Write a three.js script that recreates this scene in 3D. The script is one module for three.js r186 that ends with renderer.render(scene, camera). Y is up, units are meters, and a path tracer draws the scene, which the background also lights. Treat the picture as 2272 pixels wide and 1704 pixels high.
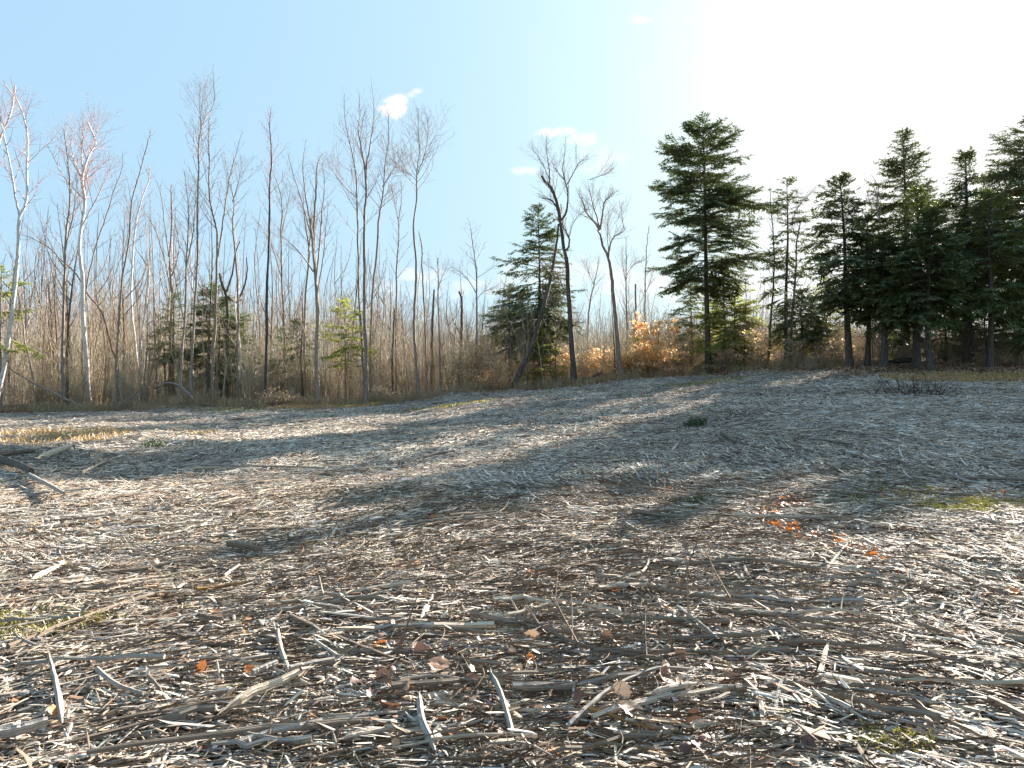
import * as THREE from 'three';
import { ImprovedNoise } from 'three/addons/math/ImprovedNoise.js';

// ---------------------------------------------------------------- camera, sky, sun, exposure
const scene = new THREE.Scene();
const W = 1024, H = 768, F = 737, EYE = 1.6, HY = 384;
const camera = new THREE.PerspectiveCamera(2 * Math.atan(HY / F) * 180 / Math.PI, W / H, 0.05, 2000);
camera.position.set(0, EYE, 0);
camera.lookAt(0, EYE, -10);
const renderer = new THREE.WebGLRenderer();
renderer.setSize(W, H);
renderer.toneMapping = THREE.LinearToneMapping;
const EXPOSURE = 5.1;
renderer.toneMappingExposure = EXPOSURE;
renderer.shadowMap.enabled = true;
const SUN_AZ = 37.5 * Math.PI / 180, SUN_EL = 21.3 * Math.PI / 180;
const sunDir = new THREE.Vector3(Math.sin(SUN_AZ) * Math.cos(SUN_EL), Math.sin(SUN_EL), -Math.cos(SUN_AZ) * Math.cos(SUN_EL));
const sun = new THREE.DirectionalLight(new THREE.Color().setRGB(1, 0.91, 0.79), 5);
sun.position.copy(sunDir).multiplyScalar(150);
sun.target.position.set(0, 0, -20);
sun.position.add(sun.target.position);
sun.castShadow = true;
sun.shadow.mapSize.set(4096, 4096);
Object.assign(sun.shadow.camera, { left: -60, right: 60, top: 50, bottom: -50, near: 1, far: 400 });
scene.add(sun, sun.target);

const IN = new ImprovedNoise();
const noise = (x, y, z = 0) => IN.noise(x, y, z);
const fbm = (x, y, z = 0, o = 4) => { let a = 0.5, s = 0; for (let i = 0; i < o; i++) { s += a * IN.noise(x, y, z); x *= 2.03; y *= 2.03; z += 7.1; a *= 0.5; } return s; };
const clamp = (x, a = 0, b = 1) => Math.min(b, Math.max(a, x));
const smooth = (a, b, x) => { const t = clamp((x - a) / (b - a)); return t * t * (3 - 2 * t); };

{ // computed sky: clear blue air, bright aureole round the sun, a few small clouds
  const w = 3072, h = 1536, d = new Float32Array(w * h * 4);
  // clouds by (x, y) on the plane one unit ahead, half sizes, density
  const clouds = [[393, 107, 11, 9, 1.2], [401, 99, 8, 6, 0.95], [410, 95, 7, 3, 0.7], [417, 91, 5, 3, 0.62], [556, 132, 17, 5, 0.62], [580, 139, 15, 7, 0.5], [524, 171, 11, 4, 0.5], [600, 160, 24, 12, 0.36], [641, 20, 10, 3, 0.4], [634, 17, 8, 2, 0.3], [418, 276, 24, 7, 0.5], [395, 290, 30, 8, 0.4], [470, 288, 40, 9, 0.42], [560, 272, 60, 16, 0.4], [650, 285, 60, 18, 0.42], [745, 292, 55, 20, 0.5]]
    .map(([x, y, a, b, s]) => [(x - 512) / F, (HY - y) / F, a / F, b / F, s]);
  for (let j = 0; j < h; j++) {
    const el = ((j + 0.5) / h - 0.5) * Math.PI, y = Math.sin(el), ce = Math.cos(el);
    for (let i = 0; i < w; i++) {
      const ph = ((i + 0.5) / w - 0.5) * 2 * Math.PI, x = Math.cos(ph) * ce, z = Math.sin(ph) * ce;
      const g = Math.acos(clamp(x * sunDir.x + y * sunDir.y + z * sunDir.z, -1, 1)) * 180 / Math.PI;
      const up = clamp(y), low = Math.exp(-up * 4.5);
      let r = 0.41 + 0.2 * low, gr = 0.69 + 0.17 * low, b = 0.97 + 0.04 * low;
      const dark = 1 - 0.25 * smooth(70, 150, g); r *= dark; gr *= dark; b *= dark;
      const a = 1.85 * Math.exp(-g / 16.3) + 2.6 * Math.exp(-g / 5);
      r += a * 1.02; gr += a * 0.95; b += a * 0.85;
      if (z < -0.3 && y > -0.02) {
        const u = x / -z, v = y / -z;
        let c = 0;
        for (const [cx, cy, ca, cb, s] of clouds) {
          const q = ((u - cx) / ca) ** 2 + ((v - cy) / cb) ** 2;
          if (q < 4) c = Math.max(c, s * clamp(1.1 - q * 0.62 + 2.3 * fbm(u * 44, v * 60, 3.3, 5)));
        }
        c = clamp(c); c = c * c * (3 - 2 * c);
        r += (1.12 + a * 0.4 - r) * c; gr += (1.1 + a * 0.4 - gr) * c; b += (1.1 + a * 0.4 - b) * c;
      }
      const k = (j * w + i) * 4;
      const cap = (q) => (q < 1 ? q : 1.15 - 0.15 * Math.exp(-(q - 1) / 0.15)) / EXPOSURE;   // the air round the sun is about this bright
      d[k] = cap(r); d[k + 1] = cap(gr); d[k + 2] = cap(b); d[k + 3] = 1;
    }
  }
  const sky = new THREE.DataTexture(d, w, h, THREE.RGBAFormat, THREE.FloatType);
  sky.mapping = THREE.EquirectangularReflectionMapping;
  sky.magFilter = sky.minFilter = THREE.LinearFilter;
  sky.needsUpdate = true;
  scene.background = sky;
  scene.environment = sky;
}

// ---------------------------------------------------------------- helpers
function RNG(seed) { let s = seed | 0; const f = () => { s = (s + 0x6d2b79f5) | 0; let t = Math.imul(s ^ (s >>> 15), 1 | s); t = (t + Math.imul(t ^ (t >>> 7), 61 | t)) ^ t; return ((t ^ (t >>> 14)) >>> 0) / 4294967296; }; f.r = (a, b) => a + (b - a) * f(); f.g = () => f() + f() + f() - 1.5; f.pick = (a) => a[Math.floor(f() * a.length)]; return f; }
const V = (x, y, z) => new THREE.Vector3(x, y, z);
const interp = (tab, x) => { if (x <= tab[0][0]) return tab[0][1]; for (let i = 1; i < tab.length; i++) if (x <= tab[i][0]) { const [a, b] = [tab[i - 1], tab[i]]; const t = (x - a[0]) / (b[0] - a[0]); return a[1] + (b[1] - a[1]) * t; } return tab[tab.length - 1][1]; };
const at = (px, py, D) => V((px - 512) / F * D, EYE + (HY - py) / F * D, -D);   // a point of the place seen at that pixel, D metres ahead

const used = {};
const numbered = (n) => { const k = used[n] = (used[n] ?? -1) + 1; return k ? n + '_' + String(k).padStart(3, '0') : n; };
function tag(o, label, category, group, kind) { const u = {}; if (label) u.label = label; if (category) u.category = category; if (group) u.group = group; if (kind) u.kind = kind; o.userData = u; return o; }
function top(o, name) { o.name = numbered(name); scene.add(o); return o; }
function part(name, geo, m, parent) { const o = new THREE.Mesh(geo, m); o.name = name; parent.add(o); return o; }

// collects triangles
class MB {
  constructor(o = V(0, 0, 0)) { this.p = []; this.n = []; this.uv = []; this.c = []; this.i = []; this.o = o; this.col = null; }
  get count() { return this.p.length / 3; }
  vert(x, y, z, nx = 0, ny = 1, nz = 0, u = 0, v = 0) { this.p.push(x - this.o.x, y - this.o.y, z - this.o.z); this.n.push(nx, ny, nz); this.uv.push(u, v); if (this.col) this.c.push(this.col[0], this.col[1], this.col[2]); return this.p.length / 3 - 1; }
  tri(a, b, c) { this.i.push(a, b, c); }
  // pts: Vector3[], rad: number[]; sides; flat: squash of the section's second axis; rough(k, s): radius factor
  tube(pts, rad, sides = 5, { cap = false, squash = 1, rough = null, spin = 0, v0 = 0, up0 = null } = {}) {
    const n = pts.length, t = V(), u = V(), w = V();
    let first = 0, v = v0;
    for (let k = 0; k < n; k++) {
      t.copy(pts[Math.min(n - 1, k + 1)]).sub(pts[Math.max(0, k - 1)]).normalize();
      if (k === 0) { if (up0) u.copy(up0); else u.set(Math.abs(t.y) > 0.9 ? 1 : 0, Math.abs(t.y) > 0.9 ? 0 : 1, 0); }
      u.addScaledVector(t, -u.dot(t)).normalize();
      w.crossVectors(t, u);
      if (k) v += pts[k].distanceTo(pts[k - 1]);
      const base = this.count;
      if (k === 0) first = base;
      for (let s = 0; s <= sides; s++) {
        const a = (s % sides) / sides * Math.PI * 2 + spin, r = rad[k] * (rough ? rough(k, s % sides) : 1), cx = Math.cos(a), cy = Math.sin(a) * squash;
        const nx = u.x * cx + w.x * cy, ny = u.y * cx + w.y * cy, nz = u.z * cx + w.z * cy, q = pts[k];
        this.vert(q.x + nx * r, q.y + ny * r, q.z + nz * r, nx, ny, nz, s / sides * 6.28 * Math.max(rad[0], 0.02), v);
      }
      if (k) for (let s = 0; s < sides; s++) { const a = base - sides - 1 + s, b = base + s; this.i.push(a, a + 1, b, a + 1, b + 1, b); }
    }
    if (cap) for (const [k, b] of [[0, first], [n - 1, this.count - sides - 1]]) {
      t.copy(pts[k]).sub(pts[k ? k - 1 : 1]).normalize();
      const c0 = this.vert(pts[k].x, pts[k].y, pts[k].z, t.x, t.y, t.z, 0, 0);
      for (let s = 0; s < sides; s++) k ? this.i.push(b + s, b + s + 1, c0) : this.i.push(b + s + 1, b + s, c0);
    }
  }
  geo(normals = true) {
    const g = new THREE.BufferGeometry();
    g.setAttribute('position', new THREE.Float32BufferAttribute(this.p, 3));
    if (normals) g.setAttribute('normal', new THREE.Float32BufferAttribute(this.n, 3));
    g.setAttribute('uv', new THREE.Float32BufferAttribute(this.uv, 2));
    if (this.c.length) g.setAttribute('color', new THREE.Float32BufferAttribute(this.c, 3));
    g.setIndex(this.i);
    return g;
  }
}
const curve = (pts, n) => pts.length < 3 ? Array.from({ length: n + 1 }, (_, i) => pts[0].clone().lerp(pts[pts.length - 1], i / n)) : new THREE.CatmullRomCurve3(pts, false, 'centripetal').getPoints(n);

// ---------------------------------------------------------------- textures and materials
function tex(w, h, fn, srgb = true) {
  const d = new Uint8Array(w * h * 4);
  for (let y = 0; y < h; y++) for (let x = 0; x < w; x++) { const c = fn(x / w, y / h), k = (y * w + x) * 4; d[k] = clamp(c[0]) * 255; d[k + 1] = clamp(c[1]) * 255; d[k + 2] = clamp(c[2]) * 255; d[k + 3] = 255; }
  const t = new THREE.DataTexture(d, w, h);
  t.wrapS = t.wrapT = THREE.RepeatWrapping; t.magFilter = THREE.LinearFilter; t.minFilter = THREE.LinearMipmapLinearFilter; t.generateMipmaps = true;
  if (srgb) t.colorSpace = THREE.SRGBColorSpace;
  t.needsUpdate = true;
  return t;
}
const tile = (u, v, s, o = 3) => { const a = u * 6.2832, b = v * 6.2832; return fbm(Math.cos(a) * s + 5, Math.sin(a) * s + Math.cos(b) * s * 1.3, Math.sin(b) * s * 1.3 + 2, o); };
const barkMap = tex(128, 256, (u, v) => { const f = 0.84 + 0.65 * tile(u, v * 0.999, 2.2, 4) + 0.3 * tile(u, v, 6, 2); const l = smooth(0.12, 0.3, tile(u + 0.3, v, 1.1)); return [f * (1 + 0.05 * l), f * (1 + 0.08 * l), f]; });
const barkBump = tex(128, 256, (u, v) => { const f = 0.5 + 0.9 * fbm(Math.cos(u * 6.28) * 3.2, Math.sin(u * 6.28) * 3.2, v * 3, 4); return [f, f, f]; }, false);
const birchMap = tex(128, 256, (u, v) => { const d = smooth(0.16, 0.34, fbm(Math.cos(u * 6.28) * 0.9, Math.sin(u * 6.28) * 0.9, v * 26, 3)) * 0.75 + 0.5 * smooth(0.2, 0.4, tile(u, v, 1.4)); const f = 0.95 + 0.15 * tile(u, v, 3); return [f - d * 0.75, f - d * 0.78, f - d * 0.8]; });
for (const t of [barkMap, barkBump, birchMap]) t.repeat.set(1.6, 0.5);
const grainMap = tex(64, 256, (u, v) => { const f = 0.9 + 0.6 * fbm(Math.cos(u * 6.28) * 5, Math.sin(u * 6.28) * 5, v * 0.8, 3) + 0.12 * tile(u, v, 4, 2); return [f, f * 0.99, f * 0.97]; });
const grainBump = tex(64, 256, (u, v) => { const f = 0.5 + 1.1 * fbm(Math.cos(u * 6.28) * 5, Math.sin(u * 6.28) * 5, v * 0.8, 3); return [f, f, f]; }, false);
for (const t of [grainMap, grainBump]) t.repeat.set(9, 4);
const mat = (rgb, o = {}) => { const m = new THREE.MeshPhysicalMaterial({ roughness: 0.85, side: THREE.DoubleSide, ...o }); m.color.setRGB(...rgb); return m; };
const M = {
  greyBark: mat([0.37, 0.3, 0.245], { map: barkMap, bumpMap: barkBump, bumpScale: 0.02 }),
  darkBark: mat([0.13, 0.108, 0.09], { map: barkMap, bumpMap: barkBump, bumpScale: 0.025 }),
  tanBark: mat([0.4, 0.335, 0.275], { map: barkMap, bumpMap: barkBump, bumpScale: 0.015 }),
  redBark: mat([0.22, 0.12, 0.08], { map: barkMap, bumpMap: barkBump, bumpScale: 0.02 }),
  birchBark: mat([0.72, 0.69, 0.65], { map: birchMap, roughness: 0.7 }),
  greyTwig: mat([0.25, 0.2, 0.18]),
  darkTwig: mat([0.24, 0.19, 0.17]),
  redTwig: mat([0.42, 0.25, 0.22]),
  brush: mat([0.42, 0.33, 0.25]),
  needles: mat([0.18, 0.23, 0.06], { roughness: 0.6, specularIntensity: 0.8, transmission: 0.5, thickness: 0 }),
  blueNeedles: mat([0.15, 0.19, 0.062], { roughness: 0.6, specularIntensity: 0.6, transmission: 0.45, thickness: 0 }),
  sunYellowNeedles: mat([0.33, 0.36, 0.06], { roughness: 0.95, specularIntensity: 0.3, transmission: 0.6, thickness: 0 }),  // own yellow green for some, sunlight painted into it on the young hemlocks
  beechLeaf: mat([0.9, 0.64, 0.36], { roughness: 0.9, specularIntensity: 0.3, transmission: 0.7, thickness: 0 }),
  tanLeaf: mat([0.92, 0.74, 0.44], { roughness: 0.9, specularIntensity: 0.3, transmission: 0.7, thickness: 0 }),
  wood: mat([1, 1, 1], { vertexColors: true, flatShading: true, map: grainMap, bumpMap: grainBump, bumpScale: 0.003, roughness: 0.75, specularIntensity: 0.35 }),
  chip: mat([1, 1, 1], { flatShading: true, map: grainMap, bumpMap: grainBump, bumpScale: 0.004, roughness: 0.75, specularIntensity: 0.35 }),
  paleWood: mat([0.66, 0.57, 0.46], { flatShading: true, map: grainMap, bumpMap: grainBump, bumpScale: 0.006, roughness: 0.78, specularIntensity: 0.6 }),
  greyWood: mat([0.43, 0.4, 0.37], { flatShading: true, map: grainMap, bumpMap: grainBump, bumpScale: 0.006, roughness: 0.78, specularIntensity: 0.6 }),
  brownWood: mat([0.3, 0.24, 0.19], { flatShading: true, map: grainMap, bumpMap: grainBump, bumpScale: 0.006, roughness: 0.78, specularIntensity: 0.6 }),
  darkWood: mat([0.17, 0.135, 0.11], { flatShading: true, map: grainMap, bumpMap: grainBump, bumpScale: 0.008, roughness: 0.7 }),
  orangeWood: mat([0.5, 0.27, 0.1], { flatShading: true, map: grainMap, bumpMap: grainBump, bumpScale: 0.006, roughness: 0.78, specularIntensity: 0.6 }),
  leafBrown: mat([0.26, 0.135, 0.08], { roughness: 0.6, transmission: 0.3, thickness: 0 }),
  leafTan: mat([0.52, 0.36, 0.24], { roughness: 0.6, transmission: 0.35, thickness: 0 }),
  leafOrange: mat([0.6, 0.2, 0.03], { roughness: 0.6, transmission: 0.5, thickness: 0 }),
  leafDark: mat([0.11, 0.055, 0.04], { roughness: 0.6, transmission: 0.2, thickness: 0 }),
  litter: mat([1, 1, 1], { vertexColors: true, roughness: 0.75, transmission: 0.3, thickness: 0 }),
  moss: mat([0.24, 0.225, 0.05], { roughness: 0.8, transmission: 0.4, thickness: 0 }),
  grass: mat([0.075, 0.11, 0.03], { roughness: 0.7, transmission: 0.4, thickness: 0 }),
  dryGrass: mat([0.5, 0.33, 0.13], { roughness: 0.8, transmission: 0.35, thickness: 0 }),
};

// ---------------------------------------------------------------- terrain: a cleared field that climbs to the right, woods beyond
const EDGE_Y = [[-200, 413], [0, 413], [200, 409], [400, 404], [470, 396], [550, 390], [650, 380], [704, 374], [760, 369], [870, 364], [1024, 366], [1300, 370]];
const EDGE_D = [[-300, 33], [0, 34], [200, 35], [400, 35.5], [550, 36], [704, 36], [760, 33.5], [870, 29.5], [1024, 27.5], [1300, 27]];
const edgeD = (px) => interp(EDGE_D, px);
const pxOf = (x, d) => 512 + x / Math.max(d, 2.5) * F;
function ground(x, z) {
  const d = -z, px = clamp(pxOf(x, d), -500, 1500), De = edgeD(px), hE = EYE + (HY - interp(EDGE_Y, px)) / F * De;
  const t = d / De, s = t <= 0 ? 0 : t < 1 ? Math.pow(t, 1.55) : 1 + 0.25 * (t - 1);
  const far = smooth(1, 1.5, t);
  let h = hE * s + far * (0.5 * noise(x * 0.06, z * 0.06, 4) + 0.02 * Math.max(0, d - De));
  const amp = smooth(0, 8, Math.hypot(x, z));
  h += amp * (0.11 * noise(x * 0.21 + 3, z * 0.23, 1.7) + 0.06 * noise(x * 0.62, z * 0.7, 9.2)) + 0.03 * noise(x * 1.9, z * 1.9, 2.1) + 0.012 * noise(x * 5, z * 5, 6);
  for (const [mx, md, mr, mh] of MOUNDS) { const q = ((x - mx) ** 2 + (d - md) ** 2) / (mr * mr); if (q < 6) h += mh * Math.exp(-q); }
  return h;
}
const MOUNDS = [[-9.6, 13.6, 1.5, 0.38], [-8.6, 17.5, 1.2, 0.2], [5.2, 17.5, 0.9, 0.22], [14, 33, 2.2, 0.25], [-2.5, 36, 3, 0.25], [5.5, 36, 2.4, 0.2], [-15, 35, 1.6, 0.3]];
const onGround = (x, z, up = 0) => V(x, ground(x, z) + up, z);
function pick(px, py) {   // where the view through a pixel meets the field
  let lo = 1.2, hi = 1.2;
  const under = (D) => { const p = at(px, py, D); return p.y < ground(p.x, p.z); };
  while (hi < 80 && !under(hi)) { lo = hi; hi += 0.25; }
  for (let k = 0; k < 24; k++) { const m = (lo + hi) / 2; under(m) ? hi = m : lo = m; }
  return at(px, py, hi);
}
const inField = (x, z) => { const d = -z, px = clamp(pxOf(x, d), -500, 1500), De = edgeD(px); return d < De - interp([[640, 0.4], [800, 2], [900, 4], [1024, 6.5]], px) + 1.2 * noise(x * 0.35, z * 0.35, 8); };

const groundTex = (() => {
  const n = 1024, c = document.createElement('canvas'); c.width = c.height = n; const g = c.getContext('2d'), r = RNG(77);
  g.fillStyle = '#4a4038'; g.fillRect(0, 0, n, n);
  const cols = ['#8e857c', '#a89d90', '#6d6259', '#c2b6a6', '#55483d', '#3b322c', '#937a5c', '#7a7068'];
  for (let k = 0; k < 26000; k++) {
    const x = r() * n, y = r() * n, a = r() * 6.28, l = r.r(4, 22), dx = Math.cos(a) * l, dy = Math.sin(a) * l;
    g.strokeStyle = r.pick(cols); g.lineWidth = r.r(0.8, 3.2);
    for (const ox of [-n, 0, n]) for (const oy of [-n, 0, n]) { if (x + ox < -30 || x + ox > n + 30 || y + oy < -30 || y + oy > n + 30) continue; g.beginPath(); g.moveTo(x + ox, y + oy); g.lineTo(x + ox + dx, y + oy + dy); g.stroke(); }
  }
  const t = new THREE.CanvasTexture(c); t.wrapS = t.wrapT = THREE.RepeatWrapping; t.colorSpace = THREE.SRGBColorSpace; t.anisotropy = 8; return t;
})();
{
  const xs = [], zs = [];
  for (let x = 0; x < 900; x += Math.max(0.2, x * 0.03)) { xs.push(x); if (x) xs.unshift(-x); }
  for (let d = -40; d < 900;) { zs.push(-d); d += d < 0 ? 2 : Math.max(0.18, d * 0.016) + (d > 60 ? d * 0.05 : 0); }
  const mb = new MB(), nx = xs.length;
  for (const z of zs) for (const x of xs) {
    const f = inField(x, z) ? 1 : 0, v = 0.8 + 0.35 * noise(x * 0.3, z * 0.3, 5) + 0.2 * noise(x * 1.4, z * 1.4, 7);
    mb.col = f ? [0.95 * v, 0.9 * v, 0.86 * v] : [0.6 * v, 0.45 * v, 0.31 * v];
    mb.vert(x, ground(x, z), z, 0, 1, 0, x / 3.2, z / 3.2);
  }
  for (let j = 0; j + 1 < zs.length; j++) for (let i = 0; i + 1 < nx; i++) { const a = j * nx + i; mb.i.push(a, a + 1, a + nx, a + 1, a + nx + 1, a + nx); }
  const g = mb.geo(); g.computeVertexNormals();
  const o = top(new THREE.Mesh(g, mat([1, 1, 1], { map: groundTex, vertexColors: true, roughness: 0.95, bumpMap: groundTex, bumpScale: 0.03 })), 'ground');
  tag(o, 'mulched field of grey shredded wood climbing gently to the right', null, null, 'structure');
}

// ---------------------------------------------------------------- bare trees
// spawns branches with twigs on an axis
function branches(mb, pts, rad, r, { n = 22, t0 = 0.45, len = 2.2, ang = 0.75, rise = 0.35, sub = 1, sides = 3, twig = 1.25, min = 0.0045, dirs = null } = {}) {
  const m = pts.length - 1, d = V(), per = V(), axis = V();
  const az0 = r() * 6.28;
  for (let k = 0; k < n; k++) {
    const t = t0 + (1 - t0) * Math.min(0.995, (k + r()) / n), f = t * m, i = Math.min(m - 1, Math.floor(f)), q = f - i;
    const p0 = pts[i].clone().lerp(pts[i + 1], q), R = rad[i] + (rad[i + 1] - rad[i]) * q;
    axis.copy(pts[i + 1]).sub(pts[i]).normalize();
    const az = az0 + k * 2.4 + r.g() * 0.7;
    per.set(Math.cos(az), 0, Math.sin(az)); per.addScaledVector(axis, -per.dot(axis)).normalize();
    const a = ang * r.r(0.75, 1.25);
    d.copy(axis).multiplyScalar(Math.cos(a)).addScaledVector(per, Math.sin(a)).normalize();
    const L = len * (1 - 0.85 * (t - t0) / (1 - t0)) * r.r(0.55, 1.25), br = Math.max(min, Math.min(R * 0.5, 0.006 + L * 0.0085));
    limbTwig(mb, p0, d.clone(), L, br, r, rise, sub, sides, twig, min);
  }
}
function limbTwig(mb, p0, d, L, br, r, rise, sub, sides, twig, min) {
  const seg = Math.max(2, Math.min(6, Math.round(L / 0.4))), pts = [p0.clone()], rad = [br], p = p0.clone();
  for (let s = 1; s <= seg; s++) {
    d.y += rise * 0.9 / seg; d.x += r.g() * 0.16; d.z += r.g() * 0.16; d.y += r.g() * 0.1; d.normalize();
    p.addScaledVector(d, L / seg); pts.push(p.clone()); rad.push(br + (min * 0.6 - br) * s / seg);
  }
  mb.tube(pts, rad, sides);
  if (sub <= 0) return;
  const c = Math.max(2, Math.round(L * 3.4 * twig)), e = V(), per = V();
  for (let k = 0; k < c; k++) {
    const t = 0.2 + 0.78 * (k + r()) / c, f = t * seg, i = Math.min(seg - 1, Math.floor(f));
    const q = pts[i].clone().lerp(pts[i + 1], f - i);
    e.copy(pts[i + 1]).sub(pts[i]).normalize();
    per.set(r.g(), r.g() + 0.2, r.g()); per.addScaledVector(e, -per.dot(e)).normalize();
    const a = r.r(0.45, 0.95), nd = e.clone().multiplyScalar(Math.cos(a)).addScaledVector(per, Math.sin(a));
    limbTwig(mb, q, nd, Math.max(0.18, L * r.r(0.22, 0.5) * (1.1 - t * 0.5)), Math.max(min * 0.8, br * 0.45), r, rise * 0.7, sub - 1, 3, twig, min);
  }
}
const trunkRad = (n, a, b, flare = 1.25) => Array.from({ length: n + 1 }, (_, i) => { const t = i / n; return a + (b - a) * Math.pow(t, 0.85) + a * (flare - 1) * Math.exp(-t * 26); });

// a tree set out after the photograph: paths in pixels at a depth; the first is the trunk, later ones are big limbs
function heroTree(name, label, category, { off = 0, D = null, seed = 1, r = [0.1, 0.02], paths, bark = M.greyBark, twigs = M.greyTwig, br = {}, limbBr = {}, group, reach = 0.16, seated = true, bare = false, girth = 0.7 }) {
  const rg = RNG(seed * 977 + 5), base0 = paths[0][0], depth = D ?? edgeD(base0[0]) + off;
  const a = at(base0[0], base0[1], depth), base = onGround(a.x, a.z, -0.05), o = new THREE.Group();
  o.position.copy(base);
  const crown = new MB(base);
  paths.forEach((pp, k) => {
    const wob = rg.g() * reach, pts0 = pp.map(([x, y], i) => { const q = at(x, y, depth); if (k) { const s = i / (pp.length - 1); q.z += s * (wob * 6) * Math.hypot(q.x - a.x, 1) * 0.5; } else q.z += rg.g() * 0.08 * i; return q; });
    if (k === 0 && seated) { if (pts0[0].y - base.y > 0.12) pts0.unshift(base.clone()); else pts0[0].copy(base); }
    const n = Math.max(6, pts0.length * 4), pts = curve(pts0, n);
    for (let i = 2; i < n; i++) { pts[i].x += rg.g() * 0.018; pts[i].z += rg.g() * 0.018; }
    const rr = (k === 0 ? r : (pp.r ?? [r[0] * 0.45, 0.012])).map((q) => q * girth * depth / 40), rad = trunkRad(n, rr[0], rr[1], k === 0 ? 1.35 : 1.0);
    const mb = new MB(base);
    mb.tube(pts, rad, k === 0 ? 9 : 6, { cap: true });
    part(k === 0 ? 'trunk' : 'limb', mb.geo(), bark, o);
    if (!bare) branches(crown, pts, rad, rg, k === 0 ? { n: 24, t0: 0.42, len: 1.9, twig: 1.3, ang: 0.66, ...br } : { n: 10, t0: 0.2, len: 1.1, twig: 1.3, ang: 0.66, ...br, ...limbBr, t0: limbBr.t0 ?? 0.25 });
  });
  if (crown.count) part('crown', crown.geo(), twigs, o);
  tag(o, label, category, group);
  return top(o, name);
}
const z1 = (...a) => a.map(([x, y]) => [x * 0.21734, y * 0.21734 + 58.6]);
const z2 = (...a) => a.map(([x, y]) => [x * 0.21734 + 225.4, y * 0.21734 + 58.6]);
const z3 = (...a) => a.map(([x, y]) => [x * 0.19017 + 473.2, y * 0.19017 + 103.7]);
const z4 = (...a) => a.map(([x, y]) => [x * 0.19017 + 721.1, y * 0.19017 + 103.7]);
const wr = (p, a, b) => { p.r = [a, b]; return p; };

const BT = 'bare_tree', tree = 'tree';
// left group
heroTree('birch_tree', 'forked birch leaning right at the left edge behind yellow green hemlock boughs', tree, { seed: 1, off: -1, r: [0.2, 0.03], bark: M.birchBark, twigs: M.redTwig, br: { n: 16, t0: 0.55, len: 2.6 },
  paths: [z1([-25, 1620], [20, 1380], [58, 1150], [78, 880], [92, 735], [112, 660], [106, 480], [92, 330], [78, 200], [30, 120]), wr(z1([92, 735], [75, 640], [48, 470], [20, 340], [-5, 200], [-30, 100]), 0.1, 0.02)], limbBr: { n: 16, len: 2.1 } });
heroTree('birch_tree', 'white birch stem cut by the left frame edge with bright bark up high', tree, { seed: 2, off: 5, r: [0.14, 0.04], bark: M.birchBark, twigs: M.redTwig, br: { n: 18, t0: 0.55, len: 2.4 }, paths: [z1([-60, 1560], [-55, 1000], [-35, 650], [5, 380], [45, 270], [60, 190], [62, 120])] });
heroTree('slender_tree', 'thin pale leaning pole of a tree just right of the left edge birch', tree, { seed: 3, off: 0, r: [0.075, 0.025], bark: M.tanBark, br: { n: 12, t0: 0.6, len: 0.8 }, paths: [z1([165, 1622], [140, 1420], [122, 1280], [95, 1090], [60, 950])] });
heroTree(BT, 'dark straight maple left of the white birch, forked at mid height', tree, { seed: 4, off: 0, r: [0.15, 0.02], br: { n: 22, t0: 0.42, len: 2.2 }, paths: [z1([297, 1622], [290, 1400], [288, 1150], [298, 820], [308, 600], [312, 460], [305, 330]), wr(z1([300, 880], [322, 800], [348, 700], [365, 560], [372, 470]), 0.08, 0.015), wr(z1([296, 960], [250, 890], [180, 840], [120, 815]), 0.06, 0.01)] });
heroTree('birch_tree', 'big white birch with reddish twig crown, the palest of the left group', tree, { seed: 5, off: 2, r: [0.21, 0.05], bark: M.birchBark, twigs: M.redTwig, br: { n: 26, t0: 0.55, len: 2.9, ang: 0.7 }, limbBr: { n: 18, len: 2.2 },
  paths: [z1([408, 1590], [398, 1400], [384, 1200], [376, 1000], [370, 860], [380, 650], [385, 560], [408, 450], [425, 380], [432, 310]), wr(z1([382, 580], [380, 460], [386, 360], [392, 290]), 0.07, 0.015), wr(z1([384, 560], [345, 470], [318, 390], [312, 320]), 0.05, 0.012), wr(z1([372, 780], [440, 650], [490, 540], [520, 460]), 0.07, 0.012), wr(z1([425, 390], [460, 330], [480, 290]), 0.03, 0.01)] });
heroTree('slender_tree', 'slim tree splitting low from the white birch and leaning right', tree, { seed: 6, off: 3, r: [0.09, 0.015], br: { n: 22, t0: 0.45, len: 1.5 }, paths: [z1([380, 1560], [385, 1180], [420, 990], [446, 860], [490, 705], [530, 600], [560, 510], [575, 440])] });
heroTree('leaning_snag', 'rust brown dead stem leaning left across the middle of the left group', tree, { seed: 7, off: 2.5, r: [0.09, 0.05], bark: M.redBark, bare: true, paths: [z1([540, 1400], [522, 1350], [490, 1240], [450, 1150], [405, 1090], [340, 985], [280, 920])] });
heroTree('birch_tree', 'white birch pole whose bright trunk ends above the brush left of centre', tree, { seed: 8, off: 8, r: [0.12, 0.025], bark: M.birchBark, twigs: M.redTwig, br: { n: 20, t0: 0.5, len: 2.0 }, paths: [z1([640, 1500], [622, 1290], [605, 1150], [602, 960], [622, 780], [650, 660], [680, 560], [690, 500])] });
heroTree(BT, 'slender dark tree bowing right with a sparse tip, left of the dark hemlocks', tree, { seed: 9, off: 0, r: [0.13, 0.02], br: { n: 24, t0: 0.45, len: 1.7 }, paths: [z1([533, 1612], [537, 1420], [546, 1230], [565, 1030], [590, 830], [620, 670], [645, 500], [668, 390], [678, 320]), wr(z1([560, 950], [585, 780], [612, 660]), 0.03, 0.01)] });
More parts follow.
